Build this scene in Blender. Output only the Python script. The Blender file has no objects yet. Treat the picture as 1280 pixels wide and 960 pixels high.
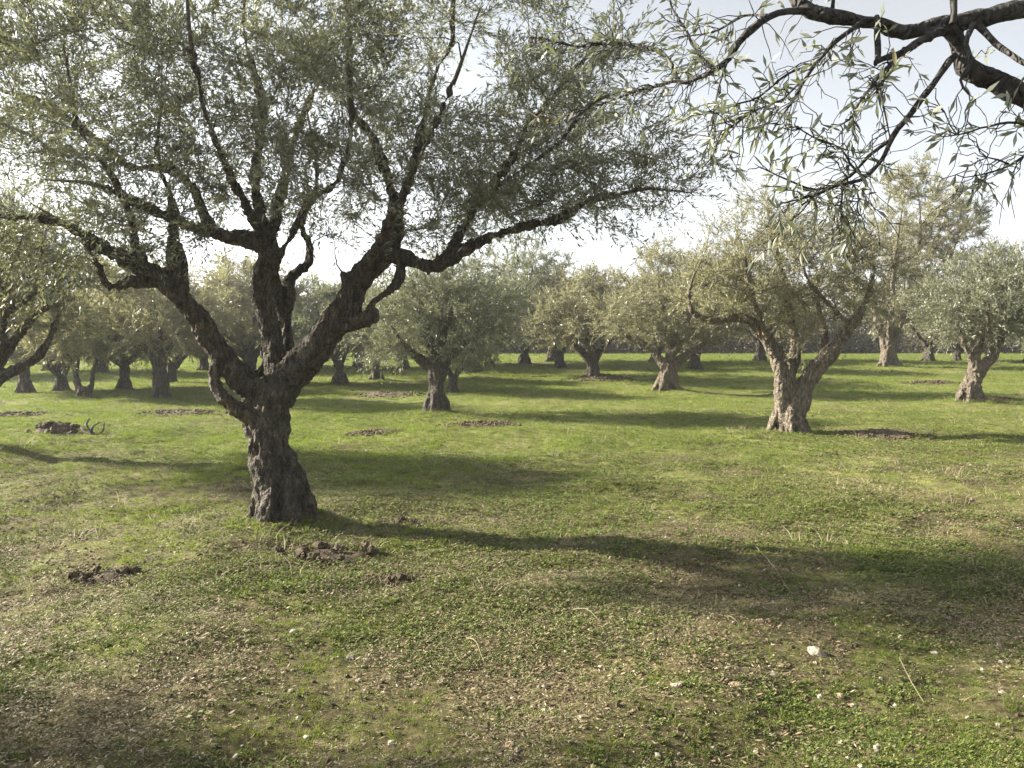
import bpy, math, random
import numpy as np
from mathutils import Vector

# ------------------------------------------------------------------ camera, sky, sun, exposure
SC = bpy.context.scene
COL = SC.collection
F = 1050.0                                   # focal length in photo pixels (1280 x 960)
CAM_H = 1.6
PITCH = math.atan((480 - 430) / F)
cam_d = bpy.data.cameras.new("camera")
cam_d.sensor_width = 36.0
cam_d.lens = F / 1280 * 36.0
cam_d.clip_start = 0.05
cam_d.clip_end = 20000
cam = bpy.data.objects.new("camera", cam_d)
COL.objects.link(cam)
cam.location = (0, 0, CAM_H)
cam.rotation_euler = (math.radians(90) - PITCH, 0, 0)
SC.camera = cam

SUN_EL = math.radians(24)
SUN_AZ = math.radians(74)                    # measured from +Y towards -X
sdir = Vector((-math.sin(SUN_AZ) * math.cos(SUN_EL), math.cos(SUN_AZ) * math.cos(SUN_EL), math.sin(SUN_EL)))
sun_d = bpy.data.lights.new("sun", 'SUN')
sun_d.energy = 5.0
sun_d.angle = math.radians(0.9)
sun_d.color = (1.0, 0.91, 0.74)
sun = bpy.data.objects.new("sun", sun_d)
COL.objects.link(sun)
sun.rotation_euler = sdir.to_track_quat('Z', 'Y').to_euler()

W = bpy.data.worlds.new("World")
SC.world = W
W.use_nodes = True
wn, wl = W.node_tree.nodes, W.node_tree.links
wn.clear()
w_out = wn.new('ShaderNodeOutputWorld')
w_bg = wn.new('ShaderNodeBackground')
w_bg.inputs['Strength'].default_value = 0.066
w_sky = wn.new('ShaderNodeTexSky')
w_sky.sky_type = 'NISHITA'
w_sky.sun_disc = False
w_sky.sun_elevation = SUN_EL
w_sky.sun_rotation = -SUN_AZ
w_sky.dust_density = 2.0
w_sky.air_density = 1.0
w_tc = wn.new('ShaderNodeTexCoord')
w_map = wn.new('ShaderNodeMapping')
w_map.inputs['Scale'].default_value = (1.6, 1.6, 4.2)
w_no = wn.new('ShaderNodeTexNoise')
w_no.inputs['Scale'].default_value = 1.7
w_no.inputs['Detail'].default_value = 7
w_no.inputs['Roughness'].default_value = 0.55
w_rmp = wn.new('ShaderNodeValToRGB')
w_rmp.color_ramp.elements[0].position = 0.36
w_rmp.color_ramp.elements[0].color = (0.80, 0.80, 0.80, 1)
w_rmp.color_ramp.elements[1].position = 0.66
w_rmp.color_ramp.elements[1].color = (0.95, 0.95, 0.95, 1)
# thin bright cloud: the sky's own brightness, drained of its blue
w_bw = wn.new('ShaderNodeRGBToBW')
w_cl = wn.new('ShaderNodeMix')
w_cl.data_type = 'RGBA'
w_cl.blend_type = 'MULTIPLY'
w_cl.inputs[0].default_value = 1.0
w_cl.inputs[7].default_value = (1.34, 1.39, 1.45, 1)
w_add = wn.new('ShaderNodeMix')
w_add.data_type = 'RGBA'
wl.new(w_tc.outputs['Generated'], w_map.inputs['Vector'])
wl.new(w_map.outputs['Vector'], w_no.inputs['Vector'])
wl.new(w_no.outputs['Fac'], w_rmp.inputs['Fac'])
wl.new(w_sky.outputs['Color'], w_bw.inputs['Color'])
wl.new(w_bw.outputs['Val'], w_cl.inputs[6])
wl.new(w_rmp.outputs['Color'], w_add.inputs[0])
wl.new(w_sky.outputs['Color'], w_add.inputs[6])
wl.new(w_cl.outputs[2], w_add.inputs[7])
wl.new(w_add.outputs[2], w_bg.inputs['Color'])
wl.new(w_bg.outputs['Background'], w_out.inputs['Surface'])

SC.view_settings.view_transform = 'Standard'
SC.view_settings.look = 'None'
SC.view_settings.gamma = 1.0
SC.view_settings.use_curve_mapping = False
SC.view_settings.exposure = 2.0
SC.cycles.max_bounces = 8
SC.cycles.transmission_bounces = 4
SC.cycles.transparent_max_bounces = 4

rng = np.random.default_rng(11)
random.seed(11)


# ------------------------------------------------------------------ noise and terrain
def _hash(ix, iy, iz, seed):
    h = (ix.astype(np.uint32) * np.uint32(374761393) + iy.astype(np.uint32) * np.uint32(668265263)
         + iz.astype(np.uint32) * np.uint32(2246822519) + np.uint32((seed * 3266489917) & 0xffffffff))
    h = (h ^ (h >> np.uint32(13))) * np.uint32(1274126177)
    h = h ^ (h >> np.uint32(16))
    return (h & np.uint32(0xffffff)).astype(np.float32) / np.float32(0xffffff) * 2 - 1


def vnoise(p, seed=0):
    p = np.asarray(p, dtype=np.float64)
    i = np.floor(p).astype(np.int64)
    f = (p - i).astype(np.float32)
    u = f * f * (3 - 2 * f)
    out = 0
    for dx in (0, 1):
        wx = u[:, 0] if dx else 1 - u[:, 0]
        for dy in (0, 1):
            wy = u[:, 1] if dy else 1 - u[:, 1]
            for dz in (0, 1):
                wz = u[:, 2] if dz else 1 - u[:, 2]
                out = out + wx * wy * wz * _hash(i[:, 0] + dx, i[:, 1] + dy, i[:, 2] + dz, seed)
    return out


def n2(x, y, s, seed):
    p = np.stack([np.asarray(x) / s, np.asarray(y) / s, np.zeros_like(np.asarray(x), dtype=float)], 1)
    return vnoise(p, seed)


def sstep(a, b, x):
    t = np.clip((x - a) / (b - a), 0, 1)
    return t * t * (3 - 2 * t)


FEET = []
MOUNDS = []                                   # x, y, radius, height


def H0(x, y):
    x = np.atleast_1d(np.asarray(x, float))
    y = np.atleast_1d(np.asarray(y, float))
    z = 0.9 * sstep(18, 55, y) + 4.0 * sstep(80, 260, y) + 10 * sstep(250, 900, y)
    near = 1 - sstep(20, 60, np.hypot(x, y)) * 0.7
    z = z + near * (0.05 * n2(x, y, 5.0, 1) + 0.03 * n2(x, y, 1.7, 2))
    return z


def H(x, y, fine=True):
    x = np.atleast_1d(np.asarray(x, float))
    y = np.atleast_1d(np.asarray(y, float))
    z = H0(x, y)
    for (mx, my, r, h) in MOUNDS:
        d2 = ((x - mx) ** 2 + (y - my) ** 2) / (r * r)
        z = z + h * np.exp(-d2)
    if fine:
        d = np.hypot(x, y)
        k = 1 - sstep(12, 40, d)
        a = n2(x, y, 0.45, 3)
        z = z + (0.45 + 0.55 * k) * 0.032 * a + 0.035 * n2(x, y, 1.05, 8) * (1 - sstep(30, 70, d))
        b = n2(x, y, 0.16, 4)
        z = z + k * (0.020 * b * (0.5 + 0.5 * n2(x, y, 2.2, 6)) + 0.007 * n2(x, y, 0.07, 5))
    return z


def Hs(x, y, fine=False):
    return float(H([x], [y], fine)[0])


CP, SP = math.cos(PITCH), math.sin(PITCH)


def ray(px, py):
    a, b = (px - 640) / F, (480 - py) / F
    return np.array([a, CP + b * SP, -SP + b * CP])


def PT(px, py, Y):
    d = ray(px, py)
    return np.array([0, 0, CAM_H]) + d * (Y / d[1])


def G(px, py):
    """ground point under a photo pixel"""
    d = ray(px, py)
    ys = np.concatenate([np.arange(1.5, 60, 0.05), np.arange(60, 400, 0.5)])
    t = ys / d[1]
    x = d[0] * t
    z = CAM_H + d[2] * t
    h = H0(x, ys)
    k = np.argmax(z <= h)
    return np.array([x[k], ys[k], h[k]])


# ------------------------------------------------------------------ materials
def new_mat(name):
    m = bpy.data.materials.new(name)
    m.use_nodes = True
    nt = m.node_tree
    nt.nodes.clear()
    return m, nt.nodes, nt.links


def ramp(nodes, stops):
    r = nodes.new('ShaderNodeValToRGB')
    e = r.color_ramp.elements
    e[0].position, e[0].color = stops[0][0], (*stops[0][1], 1)
    e[1].position, e[1].color = stops[-1][0], (*stops[-1][1], 1)
    for p, c in stops[1:-1]:
        k = e.new(p)
        k.color = (*c, 1)
    return r


def leaf_mat(name, top, under, var, transl=0.25, trcol=None, rough=0.45, rand='island'):
    m, N, L = new_mat(name)
    out = N.new('ShaderNodeOutputMaterial')
    geo = N.new('ShaderNodeNewGeometry')
    hsv = N.new('ShaderNodeHueSaturation')
    mixc = N.new('ShaderNodeMix')
    mixc.data_type = 'RGBA'
    rt = ramp(N, [(0.0, top[0]), (0.55, top[1]), (0.93, top[2]), (1.0, var)])
    if rand == 'island':
        src = geo.outputs['Random Per Island']
    else:
        oi = N.new('ShaderNodeObjectInfo')
        src = oi.outputs['Random']
    L.new(src, rt.inputs['Fac'])
    L.new(rt.outputs['Color'], mixc.inputs[6])
    mixc.inputs[7].default_value = (*under, 1)
    L.new(geo.outputs['Backfacing'], mixc.inputs[0])
    bs = N.new('ShaderNodeBsdfPrincipled')
    bs.inputs['Roughness'].default_value = rough
    L.new(mixc.outputs[2], bs.inputs['Base Color'])
    tr = N.new('ShaderNodeBsdfTranslucent')
    tr.inputs['Color'].default_value = (*(trcol or top[2]), 1)
    ms = N.new('ShaderNodeMixShader')
    ms.inputs[0].default_value = transl
    L.new(bs.outputs[0], ms.inputs[1])
    L.new(tr.outputs[0], ms.inputs[2])
    L.new(ms.outputs[0], out.inputs['Surface'])
    return m


M = {}
M['leaf'] = leaf_mat('olive_leaf', [(0.085, 0.094, 0.064), (0.12, 0.13, 0.088), (0.175, 0.182, 0.126)],
                     (0.28, 0.29, 0.24), (0.19, 0.15, 0.07), 0.32, (0.22, 0.24, 0.10), 0.42)
M['leaf_pale'] = leaf_mat('olive_leaf_pale', [(0.12, 0.122, 0.072), (0.165, 0.162, 0.097), (0.215, 0.205, 0.125)],
                          (0.29, 0.285, 0.215), (0.25, 0.18, 0.08), 0.36, (0.30, 0.29, 0.13), 0.42)
M['leaf_near'] = leaf_mat('olive_leaf_near', [(0.13, 0.142, 0.105), (0.17, 0.182, 0.138), (0.21, 0.22, 0.17)],
                          (0.27, 0.29, 0.24), (0.17, 0.15, 0.07), 0.25, (0.18, 0.21, 0.08), 0.38, 'object')
M['scrub'] = leaf_mat('scrub_leaf', [(0.04, 0.045, 0.02), (0.075, 0.072, 0.035), (0.12, 0.09, 0.05)],
                      (0.09, 0.085, 0.045), (0.15, 0.085, 0.05), 0.2, (0.14, 0.11, 0.05), 0.6)
M['grass'] = leaf_mat('grass_blade', [(0.088, 0.12, 0.026), (0.128, 0.158, 0.036), (0.19, 0.203, 0.058)],
                     (0.125, 0.165, 0.028), (0.27, 0.24, 0.09), 0.38, (0.19, 0.26, 0.02), 0.7)
M['weed'] = leaf_mat('weed_leaf', [(0.07, 0.11, 0.02), (0.10, 0.145, 0.026), (0.15, 0.175, 0.04)],
                    (0.10, 0.125, 0.04), (0.20, 0.17, 0.07), 0.25, (0.16, 0.20, 0.03), 0.8)
M['straw'] = leaf_mat('straw', [(0.12, 0.103, 0.052), (0.19, 0.17, 0.09), (0.31, 0.28, 0.17)],
                      (0.27, 0.21, 0.13), (0.12, 0.085, 0.05), 0.05, None, 0.7)
M['litter'] = leaf_mat('dead_leaf', [(0.09, 0.06, 0.035), (0.16, 0.11, 0.065), (0.25, 0.18, 0.11)],
                       (0.24, 0.19, 0.14), (0.38, 0.33, 0.25), 0.03, None, 0.7)


def bark_mat(name, c0, c1, c2, lichen, lcol=(0.30, 0.22, 0.11)):
    m, N, L = new_mat(name)
    out = N.new('ShaderNodeOutputMaterial')
    bs = N.new('ShaderNodeBsdfPrincipled')
    bs.inputs['Roughness'].default_value = 0.9
    tc = N.new('ShaderNodeTexCoord')
    mp = N.new('ShaderNodeMapping')
    mp.inputs['Scale'].default_value = (1, 1, 0.3)
    L.new(tc.outputs['Object'], mp.inputs['Vector'])
    n1 = N.new('ShaderNodeTexNoise')
    n1.inputs['Scale'].default_value = 28
    n1.inputs['Detail'].default_value = 8
    n1.inputs['Roughness'].default_value = 0.68
    L.new(mp.outputs[0], n1.inputs['Vector'])
    r1 = ramp(N, [(0.3, c0), (0.5, c1), (0.72, c2)])
    L.new(n1.outputs['Fac'], r1.inputs['Fac'])
    n2_ = N.new('ShaderNodeTexNoise')
    n2_.inputs['Scale'].default_value = 3.2 if lichen > 0.59 else 7.0
    n2_.inputs['Detail'].default_value = 5
    n2_.inputs['Roughness'].default_value = 0.7
    L.new(tc.outputs['Object'], n2_.inputs['Vector'])
    r2 = ramp(N, [(lichen, (0, 0, 0)), (lichen + 0.09, (1, 1, 1))])
    L.new(n2_.outputs['Fac'], r2.inputs['Fac'])
    mx = N.new('ShaderNodeMix')
    mx.data_type = 'RGBA'
    L.new(r2.outputs['Color'], mx.inputs[0])
    L.new(r1.outputs['Color'], mx.inputs[6])
    mx.inputs[7].default_value = (*lcol, 1)
    L.new(mx.outputs[2], bs.inputs['Base Color'])
    vo = N.new('ShaderNodeTexVoronoi')
    vo.feature = 'DISTANCE_TO_EDGE'
    vo.inputs['Scale'].default_value = 30
    mp2 = N.new('ShaderNodeMapping')
    mp2.inputs['Scale'].default_value = (1, 1, 0.45)
    nd = N.new('ShaderNodeTexNoise')
    nd.inputs['Scale'].default_value = 9
    mxv = N.new('ShaderNodeMix')
    mxv.data_type = 'RGBA'
    mxv.blend_type = 'ADD'
    mxv.inputs[0].default_value = 0.16
    L.new(tc.outputs['Object'], nd.inputs['Vector'])
    L.new(tc.outputs['Object'], mxv.inputs[6])
    L.new(nd.outputs['Color'], mxv.inputs[7])
    L.new(mxv.outputs[2], mp2.inputs['Vector'])
    L.new(mp2.outputs[0], vo.inputs['Vector'])
    ad = N.new('ShaderNodeMath')
    ad.operation = 'MULTIPLY_ADD'
    L.new(n1.outputs['Fac'], ad.inputs[0])
    ad.inputs[1].default_value = 0.9
    rv = N.new('ShaderNodeMapRange')
    rv.inputs['From Max'].default_value = 0.25
    L.new(vo.outputs['Distance'], rv.inputs['Value'])
    L.new(rv.outputs[0], ad.inputs[2])
    bp = N.new('ShaderNodeBump')
    bp.inputs['Strength'].default_value = 1.0
    bp.inputs['Distance'].default_value = 0.035
    L.new(ad.outputs[0], bp.inputs['Height'])
    L.new(bp.outputs[0], bs.inputs['Normal'])
    L.new(bs.outputs[0], out.inputs['Surface'])
    return m


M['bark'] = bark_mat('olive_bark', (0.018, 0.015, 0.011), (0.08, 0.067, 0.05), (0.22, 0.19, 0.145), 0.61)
M['bark_pale_sunlit'] = bark_mat('olive_bark_pale_sunlit', (0.03, 0.023, 0.016), (0.20, 0.165, 0.125), (0.42, 0.355, 0.265), 0.60)  # pale bark, its colour brightened further to stand in for sun on the trunks
M['bark_near'] = bark_mat('olive_bark_near', (0.02, 0.018, 0.017), (0.05, 0.046, 0.042), (0.12, 0.11, 0.10), 0.605, (0.40, 0.27, 0.08))
M['twig'] = bark_mat('twig_bark', (0.08, 0.065, 0.05), (0.15, 0.125, 0.095), (0.24, 0.21, 0.16), 0.66)

# ground: soil, moss and worn grass mixed by patches, all of it the ground's own colour
m, N, L = new_mat('ground_cover')
out = N.new('ShaderNodeOutputMaterial')
bs = N.new('ShaderNodeBsdfPrincipled')
bs.inputs['Roughness'].default_value = 0.95
bs.inputs['Specular IOR Level'].default_value = 0.1
geo = N.new('ShaderNodeNewGeometry')


def gnoise(scale, detail=6, rough=0.6, vec=None):
    n = N.new('ShaderNodeTexNoise')
    n.inputs['Scale'].default_value = scale
    n.inputs['Detail'].default_value = detail
    n.inputs['Roughness'].default_value = rough
    L.new(vec or geo.outputs['Position'], n.inputs['Vector'])
    return n


g1 = gnoise(16, 8, 0.7)
rs = ramp(N, [(0.32, (0.035, 0.028, 0.015)), (0.5, (0.085, 0.074, 0.036)), (0.62, (0.14, 0.122, 0.062)), (0.75, (0.24, 0.20, 0.13))])
L.new(g1.outputs['Fac'], rs.inputs['Fac'])
g2 = gnoise(5.5, 8, 0.72)
rg = ramp(N, [(0.30, (0.06, 0.082, 0.018)), (0.48, (0.12, 0.145, 0.033)), (0.68, (0.20, 0.205, 0.065))])
L.new(g2.outputs['Fac'], rg.inputs['Fac'])
g3 = gnoise(0.55, 9, 0.66)
g4 = gnoise(7.0, 6, 0.65)
sepp = N.new('ShaderNodeSeparateXYZ')
L.new(geo.outputs['Position'], sepp.inputs[0])
far = N.new('ShaderNodeMapRange')
far.inputs['From Min'].default_value = 3
far.inputs['From Max'].default_value = 16
far.inputs['To Min'].default_value = -0.12
far.inputs['To Max'].default_value = 0.10
L.new(sepp.outputs['Y'], far.inputs['Value'])
ma = N.new('ShaderNodeMath')
ma.operation = 'MULTIPLY_ADD'
L.new(g4.outputs['Fac'], ma.inputs[0])
ma.inputs[1].default_value = 0.55
L.new(g3.outputs['Fac'], ma.inputs[2])
mb = N.new('ShaderNodeMath')
mb.operation = 'ADD'
L.new(ma.outputs[0], mb.inputs[0])
L.new(far.outputs[0], mb.inputs[1])
rm = ramp(N, [(0.70, (0, 0, 0)), (0.84, (1, 1, 1))])
L.new(mb.outputs[0], rm.inputs['Fac'])
mx = N.new('ShaderNodeMix')
mx.data_type = 'RGBA'
L.new(rm.outputs['Color'], mx.inputs[0])
L.new(rs.outputs['Color'], mx.inputs[6])
L.new(rg.outputs['Color'], mx.inputs[7])
# dry, paler patches of last year's grass
g5 = gnoise(0.35, 9, 0.7)
rd = ramp(N, [(0.50, (0, 0, 0)), (0.66, (0.55, 0.55, 0.55))])
L.new(g5.outputs['Fac'], rd.inputs['Fac'])
mx2 = N.new('ShaderNodeMix')
mx2.data_type = 'RGBA'
L.new(rd.outputs['Color'], mx2.inputs[0])
L.new(mx.outputs[2], mx2.inputs[6])
mx2.inputs[7].default_value = (0.21, 0.185, 0.085, 1)
L.new(mx2.outputs[2], bs.inputs['Base Color'])
bp = N.new('ShaderNodeBump')
bp.inputs['Strength'].default_value = 0.8
bp.inputs['Distance'].default_value = 0.03
L.new(g1.outputs['Fac'], bp.inputs['Height'])
L.new(bp.outputs[0], bs.inputs['Normal'])
L.new(bs.outputs[0], out.inputs['Surface'])
M['ground'] = m


def rough_mat(name, stops, scale, bump=0.6, dist=0.01, rnd=0.35):
    m, N, L = new_mat(name)
    out = N.new('ShaderNodeOutputMaterial')
    bs = N.new('ShaderNodeBsdfPrincipled')
    bs.inputs['Roughness'].default_value = 0.92
    tc = N.new('ShaderNodeNewGeometry')
    n = N.new('ShaderNodeTexNoise')
    n.inputs['Scale'].default_value = scale
    n.inputs['Detail'].default_value = 8
    n.inputs['Roughness'].default_value = 0.7
    L.new(tc.outputs['Position'], n.inputs['Vector'])
    r = ramp(N, stops)
    L.new(n.outputs['Fac'], r.inputs['Fac'])
    oi = N.new('ShaderNodeObjectInfo')
    mr = N.new('ShaderNodeMapRange')
    mr.inputs['To Min'].default_value = 1 - rnd
    mr.inputs['To Max'].default_value = 1 + rnd
    L.new(oi.outputs['Random'], mr.inputs['Value'])
    hs = N.new('ShaderNodeHueSaturation')
    L.new(mr.outputs[0], hs.inputs['Value'])
    L.new(r.outputs['Color'], hs.inputs['Color'])
    L.new(hs.outputs[0], bs.inputs['Base Color'])
    b = N.new('ShaderNodeBump')
    b.inputs['Strength'].default_value = bump
    b.inputs['Distance'].default_value = dist
    L.new(n.outputs['Fac'], b.inputs['Height'])
    L.new(b.outputs[0], bs.inputs['Normal'])
    L.new(bs.outputs[0], out.inputs['Surface'])
    return m


M['soil'] = rough_mat('dug_soil', [(0.3, (0.026, 0.018, 0.009)), (0.5, (0.07, 0.05, 0.026)), (0.7, (0.14, 0.105, 0.06))], 14, 0.8, 0.02, 0.2)
M['stone'] = rough_mat('pale_stone', [(0.3, (0.22, 0.19, 0.15)), (0.55, (0.36, 0.32, 0.26)), (0.75, (0.48, 0.44, 0.38))], 30)
M['stone_grey'] = rough_mat('grey_stone', [(0.3, (0.11, 0.11, 0.105)), (0.6, (0.2, 0.2, 0.19))], 30, rnd=0.1)
M['stone_white'] = rough_mat('white_stone', [(0.3, (0.36, 0.34, 0.29)), (0.7, (0.52, 0.49, 0.44))], 30, rnd=0.1)
M['stone_tan'] = rough_mat('tan_stone', [(0.3, (0.2, 0.14, 0.09)), (0.7, (0.36, 0.27, 0.18))], 30, rnd=0.1)


# ------------------------------------------------------------------ mesh helpers
def mesh_np(name, V, faces, nv, smooth=False):
    """V (n,3); faces (m,nv)"""
    V = np.ascontiguousarray(V, dtype=np.float32)
    faces = np.ascontiguousarray(faces, dtype=np.int32)
    me = bpy.data.meshes.new(name)
    me.vertices.add(len(V))
    me.vertices.foreach_set('co', V.ravel())
    me.loops.add(faces.size)
    me.loops.foreach_set('vertex_index', faces.ravel())
    me.polygons.add(len(faces))
    me.polygons.foreach_set('loop_start', np.arange(0, faces.size, nv, dtype=np.int32))
    if smooth:
        me.polygons.foreach_set('use_smooth', np.ones(len(faces), dtype=bool))
    me.update(calc_edges=True)
    me.validate()
    return me


def link(name, me, mat, parent=None, kind=None):
    if mat and not me.materials:
        me.materials.append(mat)
    o = bpy.data.objects.new(name, me)
    COL.objects.link(o)
    if parent:
        o.parent = parent
    if kind:
        o['kind'] = kind
    return o


def empty(name, loc, label, cat, group=None):
    o = bpy.data.objects.new(name, None)
    COL.objects.link(o)
    o.empty_display_size = 0.2
    o.location = loc
    tag(o, label, cat, group)
    return o


def tag(o, label, cat, group=None):
    o['label'] = label
    o['category'] = cat
    if group:
        o['group'] = group
    return o


def norm(v):
    v = np.asarray(v, float)
    return v / np.maximum(np.linalg.norm(v, axis=-1, keepdims=True), 1e-9)


def frames(P):
    T = np.gradient(P, axis=0)
    T = norm(T)
    ref = np.array([0.31, 0.95, 0.1])
    A = norm(np.cross(T, ref))
    B = np.cross(T, A)
    return T, A, B


class Tubes:
    def __init__(self):
        self.V, self.Fq, self.n = [], [], 0

    def add(self, P, R, seg=6, flute=0.0, k=3, ph=0.0, twist=2.0, cap=True):
        P = np.asarray(P, float)
        R = np.asarray(R, float)
        T, A, B = frames(P)
        th = np.linspace(0, 2 * np.pi, seg, endpoint=False)
        s = np.concatenate([[0], np.cumsum(np.linalg.norm(np.diff(P, axis=0), axis=1))])
        rr = R[:, None] * (1 + flute * np.sin(k * th[None] + ph + twist * s[:, None])
                           + flute * 0.6 * np.sin((k + 2) * th[None] + 2 * ph - twist * 0.7 * s[:, None]))
        V = P[:, None] + rr[..., None] * (np.cos(th)[None, :, None] * A[:, None] + np.sin(th)[None, :, None] * B[:, None])
        n = len(P)
        idx = np.arange(n * seg).reshape(n, seg) + self.n
        a, b = idx[:-1], idx[1:]
        f = np.stack([a, np.roll(a, -1, 1), np.roll(b, -1, 1), b], -1).reshape(-1, 4)
        VV = V.reshape(-1, 3)
        if cap:
            c0, c1 = self.n + n * seg, self.n + n * seg + 1
            VV = np.concatenate([VV, P[:1], P[-1:]])
            e0 = np.stack([idx[0], np.full(seg, c0), np.full(seg, c0), np.roll(idx[0], -1)], -1)
            e1 = np.stack([idx[-1], np.roll(idx[-1], -1), np.full(seg, c1), np.full(seg, c1)], -1)
            self.caps = True
            self.Fc = getattr(self, 'Fc', [])
            self.Fc.append(np.stack([np.roll(idx[0], -1), idx[0], np.full(seg, c0)], -1))
            self.Fc.append(np.stack([idx[-1], np.roll(idx[-1], -1), np.full(seg, c1)], -1))
        self.V.append(VV)
        self.Fq.append(f)
        self.n += len(VV)

    def mesh(self, name, smooth=True):
        V = np.concatenate(self.V).astype(np.float32)
        Fq = np.concatenate(self.Fq)
        Ft = np.concatenate(self.Fc) if hasattr(self, 'Fc') else np.zeros((0, 3), int)
        me = bpy.data.meshes.new(name)
        me.vertices.add(len(V))
        me.vertices.foreach_set('co', V.ravel())
        loops = np.concatenate([Fq.ravel(), Ft.ravel()]).astype(np.int32)
        starts = np.concatenate([np.arange(len(Fq)) * 4, len(Fq) * 4 + np.arange(len(Ft)) * 3]).astype(np.int32)
        me.loops.add(len(loops))
        me.loops.foreach_set('vertex_index', loops)
        me.polygons.add(len(starts))
        me.polygons.foreach_set('loop_start', starts)
        me.polygons.foreach_set('use_smooth', np.full(len(starts), smooth))
        me.update(calc_edges=True)
        return me


def resample(P, R, step):
    """smooth polyline through control points (Catmull-Rom) with its radii"""
    P, R = np.asarray(P, float), np.asarray(R, float)
    Q = np.concatenate([[2 * P[0] - P[1]], P, [2 * P[-1] - P[-2]]])
    oP, oR = [], []
    for i in range(len(P) - 1):
        n = max(2, int(np.linalg.norm(P[i + 1] - P[i]) / step))
        t = np.linspace(0, 1, n, endpoint=False)[:, None]
        p0, p1, p2, p3 = Q[i], Q[i + 1], Q[i + 2], Q[i + 3]
        oP.append(0.5 * (2 * p1 + (p2 - p0) * t + (2 * p0 - 5 * p1 + 4 * p2 - p3) * t ** 2 + (3 * p1 - p0 - 3 * p2 + p3) * t ** 3))
        oR.append(R[i] + (R[i + 1] - R[i]) * t[:, 0])
    oP.append(P[-1:])
    oR.append(R[-1:])
    return np.concatenate(oP), np.concatenate(oR)


def remeshed(name, tubes, voxel, amp, seed):
    me = tubes.mesh(name + '_raw')
    o = bpy.data.objects.new(name + '_raw', me)
    COL.objects.link(o)
    md = o.modifiers.new('r', 'REMESH')
    md.mode = 'VOXEL'
    md.voxel_size = voxel
    dg = bpy.context.evaluated_depsgraph_get()
    out = bpy.data.meshes.new_from_object(o.evaluated_get(dg))
    bpy.data.objects.remove(o)
    bpy.data.meshes.remove(me)
    n = len(out.vertices)
    co = np.empty(n * 3, np.float32)
    no = np.empty(n * 3, np.float32)
    out.vertices.foreach_get('co', co)
    out.vertices.foreach_get('normal', no)
    co, no = co.reshape(-1, 3).astype(float), no.reshape(-1, 3)
    lump = vnoise(co * [6, 6, 4.5], seed)
    ridge = 1 - np.abs(vnoise(co * [15, 15, 4] + lump[:, None] * 0.9, seed + 1)) * 2
    ridge = ridge + 0.6 * (1 - np.abs(vnoise(co * [34, 34, 9] + lump[:, None], seed + 7)) * 2)
    fine = vnoise(co * [42, 42, 20], seed + 2)
    knob = np.maximum(0, vnoise(co * 3.3, seed + 3) - 0.45)
    d = amp * (0.9 * lump + 0.75 * ridge + 0.4 * fine + 1.6 * knob)
    d = d - d.mean() - 0.15 * amp
    co = co + no * d[:, None]
    out.vertices.foreach_set('co', co.astype(np.float32).ravel())
    out.polygons.foreach_set('use_smooth', np.ones(len(out.polygons), dtype=bool))
    out.name = name
    out.update()
    return out


def leaves_mesh(name, O, D, Lm, width, seed, up=0.75):
    """diamond leaves: origins, directions, lengths"""
    r = np.random.default_rng(seed)
    n = len(O)
    D = norm(D)
    S = norm(np.cross(D, r.normal(size=(n, 3)) + np.array([0, 0, 0.35])))
    Nn = np.cross(D, S)
    flip = (Nn[:, 2] < 0) & (r.random(n) < up)
    S[flip] *= -1
    w = width * Lm * (0.85 + 0.4 * r.random(n))
    Nn = np.cross(D, S)
    mid = O + D * (Lm * 0.5)[:, None] + Nn * (Lm * 0.06)[:, None]
    V = np.stack([O, mid + S * (w / 2)[:, None], O + D * Lm[:, None], mid - S * (w / 2)[:, None]], 1).reshape(-1, 3)
    f = np.arange(n * 4).reshape(n, 4)[:, ::-1]
    return V, f


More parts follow.
